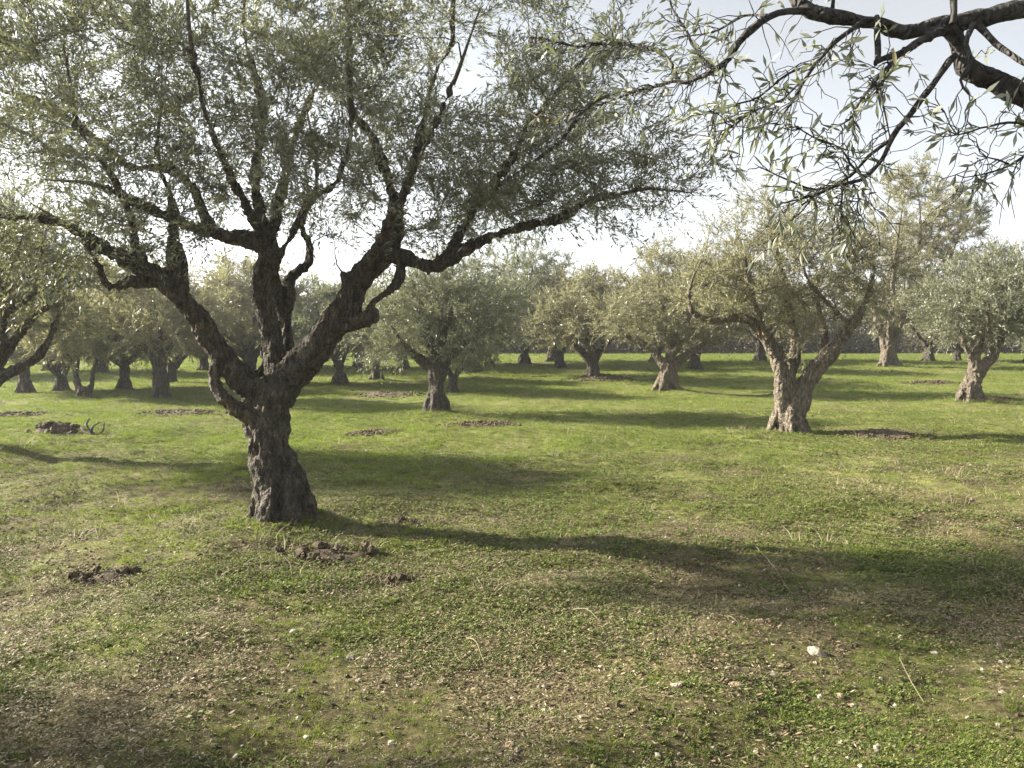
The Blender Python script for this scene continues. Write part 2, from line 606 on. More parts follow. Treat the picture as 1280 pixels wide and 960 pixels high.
# ------------------------------------------------------------------ olive trees
def build_tree(base, limbs, crowns, n_br, n_sh, n_lf, leaf_len, seed, label, cat='olive tree', group=None, gaps=(),
               voxel=0.02, amp=0.02, bark='bark', leaf='leaf', shoot_len=(0.2, 0.58), leaf_w=0.22, reach=0.25,
               widen=1.12, twigs=True, up=0.3, extra_pts=None, name='olive_tree', droop=0.15):
    """base: ground point.  limbs: lists of (px, py, dy, r_px) through photo pixels at the tree's distance + dy.
    crowns: (px, py, rx, ry, dy, ry_depth_m) ellipsoids that hold the foliage."""
    r = np.random.default_rng(seed)
    base = np.asarray(base, float)
    Y = base[1]
    sc = Y / F
    tb, br = Tubes(), Tubes()
    nP, nT, nR, nA = [], [], [], []
    for li, lm in enumerate(limbs):
        P = np.array([PT(a, b, Y + c) for a, b, c, _ in lm]) - base
        R = np.array([q * (Y + c) / F for _, _, c, q in lm])
        P, R = resample(P, R, 0.07)
        tt = np.linspace(0, 1, len(R))
        R = R * (0.87 if li == 0 else 0.82 - 0.22 * tt)
        if li and lm[-1][3] < 6.5:
            R = np.minimum(R, 0.005 + R * np.clip((1 - tt) / 0.3, 0, 1) ** 0.8)
        jit = np.stack([vnoise(P * 3.1 + li * 7.7, seed + k) for k in range(3)], 1)
        P = P + jit * np.minimum(0.35 * R, 0.03)[:, None]
        R = R * (1 + 0.14 * vnoise(P * 5 + 3, seed + 5))
        thick = R > 1.15 * voxel
        if thick.sum() > 2:
            k = np.nonzero(thick)[0]
            tb.add(P[k[0]:k[-1] + 1], R[k[0]:k[-1] + 1], 18, 0.13 if li == 0 else 0.09, 3, li * 1.3 + seed, 2.2)
        k = np.nonzero(~thick)[0]
        if len(k) > 2:
            k0 = max(0, k[0] - 2)
            br.add(P[k0:], R[k0:] * 1.02, 8)
        T, _, _ = frames(P)
        nP.append(P), nT.append(T), nR.append(R)
        ok = np.zeros(len(P), bool)
        if li > 0:
            ok[int(len(P) * reach):] = True
        nA.append(ok)
    r0 = limbs[0][1][3] * Y / F
    for k in range(6):
        a = k * 1.047 + r.uniform(-.35, .35)
        q = np.array([math.cos(a), math.sin(a), 0.0])
        ln = r0 * r.uniform(1.0, 1.3)
        up3 = np.array([0, 0, 1.0])
        pr = np.array([q * r0 * .45 + up3 * r0 * 1.5, q * r0 * .85 + up3 * r0 * .5, q * ln + up3 * 0.02, q * ln * 1.35 - up3 * 0.14])
        pr, rr_ = resample(pr, np.array([.26, .23, .15, .08]) * r0, 0.05)
        tb.add(pr, rr_, 12, 0.1, 3, k)
    P = np.concatenate(nP)
    T = np.concatenate(nT)
    R = np.concatenate(nR)
    A = np.concatenate(nA)
    P, T, R = P[A], T[A], R[A]
    # foliage targets inside the crown ellipsoids
    E = []
    for (cx, cy, rx, ry, dy, rd) in crowns:
        c = PT(cx, cy, Y + dy) - base
        E.append((c, np.array([rx * sc * widen, rd * widen, ry * sc * (1 + (widen - 1) * .5)])))
    vol = np.array([e[1].prod() for e in E]) ** 0.8
    cc = sum(e[0] * v for e, v in zip(E, vol)) / vol.sum()

    def in_gap(Q):
        bad = np.zeros(len(Q), bool)
        for (gx, gy, gr, gs) in gaps:
            c = PT(gx, gy, Y) - base
            bad |= ((Q[:, 0] - c[0]) / (gr * sc)) ** 2 + ((Q[:, 2] - c[2]) / (gs * sc)) ** 2 < 1
        return bad
    Q = []
    which = r.choice(len(E), size=n_br * 8, p=vol / vol.sum())
    u = norm(r.normal(size=(n_br * 8, 3))) * (r.random((n_br * 8, 1)) ** 0.42) * (1 + 0.45 * r.random((n_br * 8, 1)) ** 3)
    cand = np.array([E[w][0] for w in which]) + u * np.array([E[w][1] for w in which])
    low = np.array([E[w][0][2] - E[w][1][2] * 0.95 for w in which])
    cand = cand[(~in_gap(cand)) & (cand[:, 2] > low)]
    md = 0.75 * (vol.sum() / len(E) / n_br) ** (1 / 3)
    for q in cand:
        if len(Q) >= n_br:
            break
        if Q and np.min(((np.array(Q) - q) ** 2).sum(1)) < md * md:
            continue
        Q.append(q)
    Q = np.array(Q)
    dd = np.array([np.min(((P - q) ** 2).sum(1)) for q in Q])
    Q = Q[np.argsort(dd)]
    bP, bT, bD = [], [], []
    cap = len(P) + len(Q) * 30
    PP = np.zeros((cap, 3)); TT = np.zeros((cap, 3)); RR = np.zeros(cap)
    n = len(P)
    PP[:n], TT[:n], RR[:n] = P, T, R
    for q in Q:
        v = q - PP[:n]
        d = np.linalg.norm(v, axis=1)
        cost = d + 0.5 * np.maximum(0, -v[:, 2]) - 0.25 * (v * TT[:n]).sum(1)
        i = int(np.argmin(cost))
        dist = d[i]
        if dist < 0.06:
            continue
        m_ = int(min(28, max(4, dist / 0.11)))
        t = np.linspace(0, 1, m_)[:, None]
        ctrl = PP[i] + TT[i] * dist * 0.4 + np.array([0, 0, 0.12 * dist]) + r.normal(size=3) * 0.1 * dist
        C = (1 - t) ** 2 * PP[i] + 2 * t * (1 - t) * ctrl + t * t * q
        C[1:-1] += r.normal(size=(m_ - 2, 3)) * 0.012 * min(1, dist)
        r0 = min(RR[i] * 0.6, 0.005 + 0.010 * dist)
        r0 = max(r0, 0.004)
        Rb = r0 + (0.0026 - r0) * t[:, 0] ** 0.8
        br.add(C, Rb, 5, cap=False)
        Tb = norm(np.gradient(C, axis=0))
        k = m_ - 1
        PP[n:n + k], TT[n:n + k], RR[n:n + k] = C[1:], Tb[1:], Rb[1:]
        n += k
        s0 = max(1, int(m_ * 0.25))
        bP.append(C[s0:]); bT.append(Tb[s0:]); bD.append(np.full(m_ - s0, 1.0) + 2.5 * (np.arange(s0, m_) == m_ - 1))
    bP, bT, bD = np.concatenate(bP), np.concatenate(bT), np.concatenate(bD)
    pick = r.choice(len(bP), size=int(n_sh * 1.15), p=bD / bD.sum())
    O = bP[pick] + r.normal(size=(len(pick), 3)) * 0.02
    outw = norm(O - cc)
    Ds = norm(0.65 * bT[pick] + 0.75 * r.normal(size=O.shape) + 0.35 * outw + np.array([0, 0, up]))
    Ls = r.uniform(*shoot_len, size=len(O))
    keep = ~in_gap(O + Ds * Ls[:, None] * 0.6)
    O, Ds, Ls = O[keep][:n_sh], Ds[keep][:n_sh], Ls[keep][:n_sh]
    ns = len(O)
    droopv = r.uniform(0, droop, size=ns) * Ls
    # leaves
    t = (np.arange(n_lf) + 0.6)[None] / n_lf + r.uniform(-0.03, 0.03, (ns, n_lf))
    LO = O[:, None] + Ds[:, None] * (Ls[:, None] * t)[..., None]
    LO[..., 2] -= (droopv[:, None] * t ** 2)
    X = norm(np.cross(Ds, r.normal(size=Ds.shape)))
    Z = np.cross(Ds, X)
    ph = (np.arange(n_lf) * 1.571 + (np.arange(n_lf) % 2) * 1.571)[None] + r.normal(size=(ns, n_lf)) * 0.5
    an = r.uniform(0.45, 1.05, (ns, n_lf)) * (1.1 - 0.5 * t)
    LD = (Ds[:, None] * np.cos(an)[..., None] + (X[:, None] * np.cos(ph)[..., None] + Z[:, None] * np.sin(ph)[..., None]) * np.sin(an)[..., None])
    Ll = leaf_len * r.uniform(0.65, 1.25, (ns, n_lf))
    V, f = leaves_mesh(label, LO.reshape(-1, 3), LD.reshape(-1, 3), Ll.ravel(), leaf_w, seed + 9)
    FEET.append((base[0], base[1], 0, 0, limbs[0][1][3] * Y / F))
    root = empty(name, base, label, cat, group)
    if tb.V:
        link('trunk', remeshed('trunk', tb, voxel, amp, seed), M[bark], root)
    if twigs:
        # thin three-sided shoots
        e = O + Ds * Ls[:, None]
        e[:, 2] -= droopv
        rad = 0.0022 * (leaf_len / 0.055)
        th = np.array([0, 2.094, 4.189])
        ring = X[:, None] * np.cos(th)[None, :, None] + Z[:, None] * np.sin(th)[None, :, None]
        Vs = np.concatenate([O[:, None] + ring * rad, e[:, None] + ring * rad * 0.5], 1).reshape(-1, 3)
        q = np.array([[0, 1, 4, 3], [1, 2, 5, 4], [2, 0, 3, 5]])
        fs = (np.arange(ns)[:, None, None] * 6 + q[None]).reshape(-1, 4)
        br.V.append(Vs); br.Fq.append(fs + br.n); br.n += len(Vs)
    b = link('branches', br.mesh('branches'), M['twig' if bark != 'bark_near' else 'bark_near'], root)
    b['kind'] = 'stuff'
    fo = link('foliage', mesh_np('foliage', V, f, 4), M[leaf], root, 'stuff')
    return root


def copy_tree(src, loc, rz, s, label, group=None):
    c = src.copy()
    COL.objects.link(c)
    c.location = loc
    c.rotation_euler = (0, 0, rz)
    c.scale = (s, s, s)
    tag(c, label, 'olive tree', group)
    for ch in src.children:
        k = ch.copy()
        COL.objects.link(k)
        k.parent = c
    return c


def mound(b, r=0.75, h=0.10):
    MOUNDS.append((b[0], b[1], r, h))
    return np.array([b[0], b[1], b[2] + h * 0.7])


GRP = 'olive trees of the grove'

# --- the big olive in front
b = mound(G(357, 658), 0.8, 0.07)
main_limbs = [
    [(360, 690, 0, 46), (359, 655, 0, 41), (352, 625, 0, 35), (345, 590, 0, 31), (336, 555, 0, 28), (334, 525, 0, 30), (334, 500, 0, 33), (338, 480, 0, 30)],
    # left limb
    [(334, 504, 0, 21), (306, 478, -.03, 19), (284, 452, -.06, 18.5), (263, 425, -.1, 17.5), (245, 396, -.15, 20), (226, 366, -.2, 18), (203, 346, -.25, 17),
     (180, 334, -.3, 14), (150, 319, -.35, 12), (122, 305, -.4, 10.5), (75, 279, -.5, 9.5), (30, 272, -.6, 8.5), (-20, 268, -.7, 7), (-90, 240, -.8, 5)],
    # left lobe that closes on the left limb
    [(320, 526, -.05, 14), (297, 512, -.1, 13), (279, 494, -.12, 10.5), (271, 474, -.12, 8), (270, 456, -.1, 8), (276, 440, -.08, 9)],
    # centre limb
    [(345, 490, .05, 24), (348, 462, .05, 18), (343, 425, .05, 16), (334, 390, .05, 15), (327, 362, .02, 16), (326, 345, 0, 15), (336, 324, 0, 16), (336, 300, 0, 15),
     (326, 265, .1, 9), (318, 210, .2, 8), (328, 130, .3, 6), (305, 40, .4, 4.5), (312, -50, .5, 3)],
    # left arm of the centre limb
    [(334, 306, 0, 14), (310, 299, -.05, 14), (285, 295, -.1, 12), (258, 288, -.15, 9), (225, 277, -.2, 7), (181, 259, -.3, 6), (150, 243, -.35, 5), (112, 229, -.4, 4.5), (58, 225, -.5, 3.2)],
    [(264, 289, -.12, 10), (253, 268, -.1, 9), (245, 243, -.05, 8.5), (228, 222, 0, 8), (204, 209, .1, 8), (176, 211, .2, 7), (152, 204, .3, 7), (124, 177, .4, 6), (56, 131, .6, 5), (0, 112, .8, 4), (-70, 80, 1, 2.5)],
    # thin arm on the right of the centre limb
    [(340, 325, -.05, 9), (349, 316, -.1, 7), (363, 298, -.12, 6), (376, 272, -.14, 6), (390, 247, -.16, 6.5), (408, 240, -.2, 5.5), (428, 214, -.2, 5), (440, 150, -.25, 4.5), (436, 60, -.3, 4), (440, -30, -.3, 3)],
    # rear stem, pale and crooked
    [(352, 480, .15, 18), (360, 450, .22, 12), (358, 408, .28, 11), (358, 372, .3, 11), (362, 348, .32, 8), (374, 338, .34, 7), (386, 328, .36, 6.5), (386, 300, .38, 6), (378, 280, .4, 5), (396, 220, .6, 4), (380, 120, .9, 3)],
    [(357, 400, .27, 8), (346, 375, .25, 8), (343, 345, .2, 8), (345, 322, .1, 7)],
    # right limb
    [(346, 497, -.05, 27), (366, 470, -.08, 25), (391, 434, -.12, 24), (412, 405, -.15, 23), (430, 378, -.18, 22), (445, 355, -.2, 20), (463, 337, -.22, 17), (490, 315, -.25, 13), (495, 285, -.2, 9.5), (494, 262, -.1, 8.5), (486, 225, 0, 7.5), (465, 170, .1, 7), (437, 131, .2, 6), (436, 37, .3, 5), (420, -60, .4, 3)],
    [(483, 318, -.25, 12), (508, 321, -.28, 11.5), (535, 332, -.3, 11), (560, 321, -.3, 11), (588, 306, -.3, 10.5), (625, 292, -.33, 9), (662, 281, -.37, 8), (700, 274, -.4, 7.5), (737, 251, -.5, 6), (775, 244, -.55, 5), (812, 236, -.6, 4), (865, 241, -.65, 2.5)],
    # loop under the right limb
    [(424, 408, -.2, 16), (446, 403, -.25, 11), (462, 398, -.28, 10), (464, 383, -.3, 7), (476, 370, -.3, 8), (492, 358, -.3, 9), (499, 338, -.28, 10), (497, 318, -.25, 10)],
    # knob
    [(436, 365, -.18, 12), (430, 348, -.2, 10), (427, 341, -.2, 7)],
    # upward arms on the right
    [(560, 321, -.3, 8), (580, 285, -.2, 8), (596, 252, -.1, 8), (622, 222, 0, 7), (640, 196, .1, 6.5), (656, 164, .2, 6), (690, 122, .4, 5), (719, 86, .5, 4.5), (736, 70, .6, 4), (770, 30, .7, 2.5)],
    [(596, 250, -.1, 7), (618, 235, -.3, 5.5), (642, 220, -.5, 5), (700, 176, -.8, 4.2), (737, 131, -1, 3.5), (790, 110, -1.2, 2)],
    [(494, 270, -.2, 7), (510, 225, 0, 6.5), (522, 180, .3, 6), (543, 94, .6, 5), (565, 52, .7, 4.5), (566, 0, .8, 4), (580, -60, .9, 2.5)],
    # stub and arms over the left limb
    [(226, 366, -.2, 14), (224, 340, -.2, 14), (221, 318, -.2, 13), (218, 300, -.2, 10), (214, 250, -.1, 5), (196, 190, -.3, 4), (206, 110, -.5, 3)],
    [(207, 356, -.25, 8), (165, 352, -.35, 7.5), (138, 359, -.4, 6.5), (126, 338, -.45, 6), (110, 308, -.5, 5), (85, 283, -.55, 4), (40, 255, -.7, 2.5)],
    [(182, 335, -.3, 9), (168, 300, -.3, 6.5), (160, 262, -.3, 6), (140, 220, -.3, 5), (100, 160, -.4, 4), (80, 60, -.5, 3)],
    # low crooked limb inside the fork
    [(300, 462, .1, 9), (314, 470, .14, 9), (326, 462, .16, 8), (331, 440, .18, 6), (322, 420, .2, 3)],
    # limbs that run away from and towards the camera
    [(338, 330, 0, 9), (350, 240, .8, 7), (380, 140, 1.6, 5), (420, 60, 2.2, 3)],
    [(330, 300, 0, 9), (270, 180, -.8, 6), (240, 60, -1.3, 4), (230, -60, -1.5, 3)],
    [(440, 360, -.2, 9), (500, 250, -.8, 6), (560, 120, -1.3, 4.5), (600, 10, -1.6, 3)],
]
main_crown = [
    (480, 175, 170, 120, 0, 1.5), (340, 140, 150, 130, 0, 1.6), (140, 130, 180, 120, 0, 1.6), (610, 200, 110, 100, 0, 1.4), (690, 100, 90, 90, .2, 1.2),
    (730, 190, 110, 75, -.2, 1.2), (835, 212, 85, 58, -.5, .9), (660, 245, 120, 40, -.3, 1.0), (370, 0, 260, 110, 0, 1.6), (80, 20, 190, 110, 0, 1.6),
    (-40, 110, 120, 140, 0, 1.5), (480, 270, 90, 45, -.1, 1.2), (240, 235, 100, 50, 0, 1.2), (60, 310, 90, 32, -.4, .8), (560, -60, 180, 80, 0, 1.5), (170, 290, 80, 40, -.2, .9), (60, 190, 90, 40, 0, 1.2), (270, 330, 50, 25, -.1, .6),
]
main_gaps = [(582, 85, 30, 70), (212, 12, 30, 26), (300, 345, 50, 22), (430, 335, 30, 30), (60, 255, 30, 12), (700, 330, 90, 40), (395, 305, 16, 26)]
build_tree(b, main_limbs, main_crown, 900, 9000, 22, 0.050, 3,
           'large gnarled olive tree with a leaning forked trunk, nearest of the whole trees', group=GRP, gaps=main_gaps,
           voxel=0.013, amp=0.021, widen=1.0, shoot_len=(.18, .5), leaf_w=.22, droop=.4)
MAIN = b

# --- right-hand olive with a split trunk
b = mound(G(986, 543), 0.8, 0.08)
build_tree(b, [
    [(987, 556, 0, 26), (986, 540, 0, 23), (984, 520, 0, 17), (982, 495, 0, 15), (980, 470, 0, 15), (974, 452, 0, 13), (966, 437, 0, 11)],
    [(974, 452, 0, 12), (960, 428, -.1, 10), (938, 404, -.2, 9), (917, 396, -.3, 8), (893, 400, -.4, 7.5), (872, 396, -.4, 6.5), (862, 378, -.4, 5), (866, 350, -.5, 3.5), (880, 320, -.5, 2)],
    [(992, 530, -.05, 17), (999, 498, -.08, 15), (1015, 470, -.12, 14), (1034, 447, -.15, 13), (1053, 421, -.2, 11), (1071, 398, -.2, 9), (1082, 374, -.2, 6), (1092, 340, 0, 4), (1088, 300, .1, 3)],
    [(984, 470, .1, 10), (994, 448, .15, 9), (992, 420, .2, 7), (985, 380, .4, 6), (975, 330, .6, 4), (962, 270, .8, 2.5)],
    [(1034, 447, 0, 7), (1028, 410, .4, 6), (1020, 370, .7, 5), (1030, 320, .8, 3)],
    [(966, 437, 0, 7), (950, 400, -.5, 5), (935, 350, -.9, 4), (930, 300, -1, 2.5)],
    [(1060, 405, -.2, 5), (1040, 385, -.6, 4), (1010, 350, -1, 3), (1000, 300, -1, 2)],
], [(950, 335, 75, 60, 0, 1.2), (1020, 350, 75, 60, 0, 1.2), (895, 365, 50, 38, -.2, .8), (1065, 340, 50, 50, 0, .9), (985, 408, 30, 24, .1, .5), (958, 280, 42, 38, .2, .7), (905, 330, 40, 30, 0, .8), (1010, 300, 50, 30, 0, .8)],
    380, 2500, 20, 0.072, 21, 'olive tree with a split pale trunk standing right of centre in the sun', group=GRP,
    gaps=[(1032, 322, 14, 14), (925, 422, 40, 22), (1062, 425, 26, 20)], voxel=0.018, amp=0.022, bark='bark_pale_sunlit', leaf='leaf_pale')

# --- centre olive
b = mound(G(545, 517), 0.9, 0.09)
build_tree(b, [
    [(545, 528, 0, 20), (545, 515, 0, 16), (546, 495, 0, 12.5), (547, 470, 0, 12), (545, 455, 0, 13)],
    [(543, 460, 0, 9), (530, 452, 0, 8), (515, 442, -.2, 6), (500, 425, -.3, 5), (485, 400, -.4, 3)],
    [(546, 460, 0, 11), (541, 440, 0, 10), (533, 420, 0, 8), (528, 395, 0, 6), (520, 365, 0, 4), (510, 335, 0, 2)],
    [(550, 460, 0, 10), (560, 448, 0, 8), (575, 436, .2, 6), (595, 415, .4, 4), (615, 385, .5, 3)],
    [(545, 440, 0, 7), (560, 405, -.6, 5), (570, 370, -1, 3)],
    [(545, 440, 0, 7), (550, 400, .7, 5), (545, 360, 1.1, 3)],
], [(545, 395, 70, 42, 0, 1.4), (500, 400, 52, 40, 0, 1.2), (590, 385, 55, 42, 0, 1.3), (545, 358, 50, 28, 0, 1.1), (487, 432, 28, 18, 0, .8), (585, 425, 30, 18, 0, .9)],
    360, 2700, 20, 0.082, 31, 'centre olive tree with a straight trunk and low round crown', group=GRP,
    voxel=0.022, amp=0.022, bark='bark')

# --- rounded olive right of the middle
b = mound(G(834, 491), 1.0, 0.1)
build_tree(b, [
    [(834, 500, 0, 19), (834, 490, 0, 15), (835, 477, 0, 11.5), (835, 465, 0, 12), (836, 455, 0, 13)],
    [(832, 460, 0, 8), (825, 450, 0, 7.5), (814, 436, 0, 6.5), (800, 428, -.2, 5.5), (783, 420, -.3, 4.5), (768, 400, -.3, 3)],
    [(840, 460, 0, 8), (848, 452, 0, 7), (862, 442, 0, 6), (880, 431, 0, 5), (904, 425, .2, 3.5), (920, 400, .2, 2)],
    [(836, 458, 0, 8), (838, 440, 0, 7), (832, 410, 0, 5), (825, 370, 0, 3), (822, 330, 0, 2)],
    [(840, 445, 0, 6), (855, 415, -.8, 4), (865, 375, -1, 2.5)],
    [(838, 445, 0, 6), (845, 415, .8, 4), (840, 375, 1, 2.5)],
], [(825, 375, 68, 48, 0, 1.8), (880, 380, 55, 42, 0, 1.6), (790, 395, 42, 32, 0, 1.3), (828, 332, 36, 24, 0, 1.0), (850, 415, 60, 20, 0, 1.3)],
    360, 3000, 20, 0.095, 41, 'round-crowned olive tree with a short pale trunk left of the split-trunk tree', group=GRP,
    voxel=0.026, amp=0.028, bark='bark_pale_sunlit', leaf='leaf_pale')

# --- right olive with a leaning trunk
b = mound(G(1212, 504), 1.0, 0.1)
build_tree(b, [
    [(1212, 514, 0, 20), (1213, 500, 0, 15), (1214, 485, 0, 12), (1220, 468, 0, 11.5), (1225, 455, 0, 12)],
    [(1219, 462, -.1, 7), (1212, 445, -.1, 5), (1206, 432, -.1, 4), (1195, 405, -.1, 2.5)],
    [(1222, 458, -.1, 8), (1221, 440, -.1, 6.5), (1224, 420, 0, 6), (1214, 398, 0, 4), (1205, 365, 0, 2.5)],
    [(1226, 458, 0, 10), (1238, 447, 0, 8.5), (1246, 432, 0, 7), (1258, 405, .2, 4), (1270, 370, .3, 2.5)],
    [(1240, 440, 0, 5), (1235, 410, -.8, 4), (1235, 370, -1, 2.5)],
    [(1240, 440, 0, 5), (1230, 410, .9, 4), (1225, 360, 1.1, 2.5)],
], [(1215, 375, 60, 42, 0, 1.5), (1262, 365, 55, 45, 0, 1.5), (1182, 398, 34, 26, 0, .9), (1235, 340, 45, 22, 0, 1.0), (1240, 408, 50, 18, 0, 1.0)],
    330, 2600, 20, 0.092, 51, 'olive tree with a leaning bulging trunk at the right side, low dark crown', group=GRP,
    voxel=0.024, amp=0.028, bark='bark_pale_sunlit', leaf='leaf')

# --- tall olive behind on the right
b = mound(G(1110, 459), 1.0, 0.1)
build_tree(b, [
    [(1110, 464, 0, 16), (1110, 456, 0, 12), (1110, 440, 0, 9.5), (1111, 425, 0, 10)],
    [(1109, 430, 0, 7), (1100, 410, 0, 6), (1092, 375, 0, 4), (1088, 330, 0, 2.5)],
    [(1112, 430, 0, 8), (1125, 400, 0, 7), (1140, 350, 0, 5.5), (1150, 290, 0, 4), (1148, 240, 0, 2.5)],
    [(1128, 390, 0, 5), (1155, 360, .5, 4), (1185, 320, .8, 3), (1210, 280, 1, 2)],
    [(1112, 425, 0, 6), (1115, 380, -1.5, 4), (1120, 310, -2, 3), (1130, 250, -2, 2)],
], [(1150, 275, 55, 52, 0, 2.4), (1120, 345, 55, 52, 0, 2.2), (1170, 335, 50, 50, 0, 2.2), (1195, 272, 34, 34, 0, 1.4), (1145, 228, 34, 24, 0, 1.4), (1100, 395, 34, 26, 0, 1.4), (1150, 395, 36, 22, 0, 1.4)],
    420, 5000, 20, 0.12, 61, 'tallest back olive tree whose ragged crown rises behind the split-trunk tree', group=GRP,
    voxel=0.035, amp=0.03, bark='bark_pale_sunlit', leaf='leaf_pale', leaf_w=0.22)

# --- left middle olive
b = mound(G(202, 502), 1.0, 0.1)
build_tree(b, [
    [(203, 510, 0, 15), (202, 500, 0, 12), (201, 480, 0, 9.5), (199, 460, 0, 9), (197, 448, 0, 10)],
    [(196, 452, 0, 7), (184, 437, 0, 6), (164, 427, -.2, 5), (142, 424, -.3, 4), (120, 405, -.3, 2.5)],
    [(200, 452, 0, 7), (209, 438, 0, 6), (222, 415, 0, 4), (235, 385, 0, 2.5)],
    [(197, 450, 0, 7), (193, 420, .3, 5), (185, 380, .4, 3), (190, 350, .4, 2)],
    [(197, 448, 0, 6), (200, 410, -.8, 4), (190, 370, -1, 2.5)],
], [(180, 388, 60, 44, 0, 1.5), (228, 395, 46, 40, 0, 1.4), (130, 402, 48, 32, 0, 1.2), (180, 350, 44, 22, 0, 1.0)],
    320, 2600, 20, 0.09, 71, 'olive tree with a slim dark trunk at the left, dug earth around its foot', group=GRP,
    voxel=0.026, amp=0.022, bark='bark', leaf='leaf_pale')

# --- back olive whose limb leans to the right, behind the centre tree
b = mound(G(591, 469), 1.2, 0.1)
build_tree(b, [
    [(591, 475, 0, 16), (591, 467, 0, 11), (590, 455, 0, 8), (588, 440, 0, 8)],
    [(588, 444, 0, 7), (590, 425, 0, 6.5), (600, 410, 0, 6), (619, 399, 0, 5.5), (640, 385, 0, 4.5), (660, 355, 0, 3), (668, 325, 0, 2)],
    [(588, 444, 0, 6), (582, 420, .5, 4), (585, 380, .8, 3), (590, 340, .9, 2)],
    [(619, 399, 0, 4), (650, 395, -.5, 3.5), (685, 380, -.8, 2.5), (700, 350, -.8, 2)],
], [(640, 362, 58, 42, 0, 2.2), (690, 375, 38, 48, 0, 1.8), (600, 375, 48, 40, 0, 2.0), (665, 325, 42, 20, 0, 1.5), (640, 412, 50, 18, 0, 1.4)],
    340, 2700, 20, 0.105, 81, 'olive tree with a limb leaning right, behind and right of the centre tree', group=GRP,
    voxel=0.032, amp=0.026, bark='bark')

# --- spreading olive between centre and the rounded one
b = mound(G(741, 476), 1.2, 0.1)
PROTO1 = build_tree(b, [
    [(742, 483, 0, 13), (742, 474, 0, 10), (741, 460, 0, 8), (739, 446, 0, 8.5)],
    [(737, 450, 0, 6), (727, 440, 0, 5.5), (715, 428, 0, 4.5), (704, 408, 0, 3), (698, 380, 0, 2)],
    [(742, 450, 0, 6), (752, 438, 0, 5), (764, 424, 0, 4), (778, 400, 0, 3), (782, 370, 0, 2)],
    [(740, 448, 0, 5), (742, 415, .8, 4), (738, 375, 1, 2)],
    [(740, 448, 0, 5), (735, 415, -.8, 4), (745, 375, -1, 2)],
], [(735, 395, 48, 38, 0, 1.9), (765, 380, 42, 32, 0, 1.6), (702, 398, 34, 36, 0, 1.5), (740, 358, 36, 18, 0, 1.2)],
    310, 2500, 18, 0.115, 91, 'olive tree with a Y-forked trunk ringed by dug earth, middle distance', group=GRP,
    voxel=0.032, amp=0.026, bark='bark', leaf='leaf_pale')

# --- olive at the left edge, its trunk just outside the view
b = mound(G(-45, 572), 1.0, 0.22)
LEFT = build_tree(b, [
    [(-45, 600, 0, 27.2), (-45, 565, 0, 22.4), (-38, 530, 0, 17.6), (-28, 500, 0, 16.8), (-18, 484, 0, 15.2)],
    [(-24, 492, -.1, 12.0), (0, 470, -.1, 9.6), (28, 459, -.1, 8.0), (50, 443, -.1, 7.2), (62, 424, -.1, 6.4), (72, 400, -.1, 4.0), (82, 370, 0, 2.4), (95, 330, 0, 1.6)],
    [(-20, 484, 0, 11.2), (0, 446, 0, 9.6), (18, 424, 0, 8.0), (36, 404, 0, 6.4), (52, 388, 0, 4.8), (78, 378, .2, 3.2), (90, 345, .3, 1.6)],
    [(-22, 484, 0, 9.6), (-40, 430, .2, 7.2), (-60, 380, .3, 4.8), (-70, 320, .4, 2.4)],
    [(0, 446, 0, 5.6), (5, 400, -.5, 4.8), (2, 350, -.8, 4.0), (8, 300, -.8, 2.4)],
    [(5, 395, -.5, 4.0), (40, 368, -.5, 4.5), (70, 350, -.4, 3.2), (90, 335, -.3, 2.5)],
    [(-38, 430, .2, 5.6), (-100, 400, -.3, 4.0), (-150, 350, -.6, 2.4)],
], [(20, 340, 75, 50, 0, 1.2), (-60, 330, 90, 70, 0, 1.5), (60, 380, 40, 35, 0, .8), (-30, 280, 80, 40, 0, 1.3), (-130, 350, 70, 60, 0, 1.2), (95, 345, 30, 22, 0, .6)],
    300, 3400, 22, 0.065, 101, 'olive tree cut by the left edge, only its right limbs and crown showing', group=GRP,
    gaps=[(75, 362, 14, 10)], voxel=0.024, amp=0.022, bark='bark')

# --- two-stemmed olive at the left
b = mound(G(106, 499), 0.9, 0.08)
build_tree(b, [
    [(105, 506, 0, 12), (105, 499, 0, 9), (103, 490, 0, 6.5)],
    [(101, 496, 0, 5.5), (97, 478, 0, 4.5), (90, 455, 0, 4), (80, 435, 0, 3), (72, 410, 0, 2)],
    [(108, 496, 0, 5), (115, 478, 0, 4.5), (119, 455, 0, 3.5), (124, 430, 0, 3), (130, 400, 0, 2)],
    [(95, 470, 0, 3), (100, 440, .6, 3), (102, 410, .8, 2)],
], [(100, 420, 44, 30, 0, 1.3), (70, 410, 34, 28, 0, 1.1), (128, 415, 30, 28, 0, 1.0), (100, 385, 40, 18, 0, 1.0)],
    180, 1700, 18, 0.11, 111, 'small olive tree with two thin stems in a V, far left', group=GRP,
    voxel=0.035, amp=0.02, bark='bark', leaf='leaf_pale')

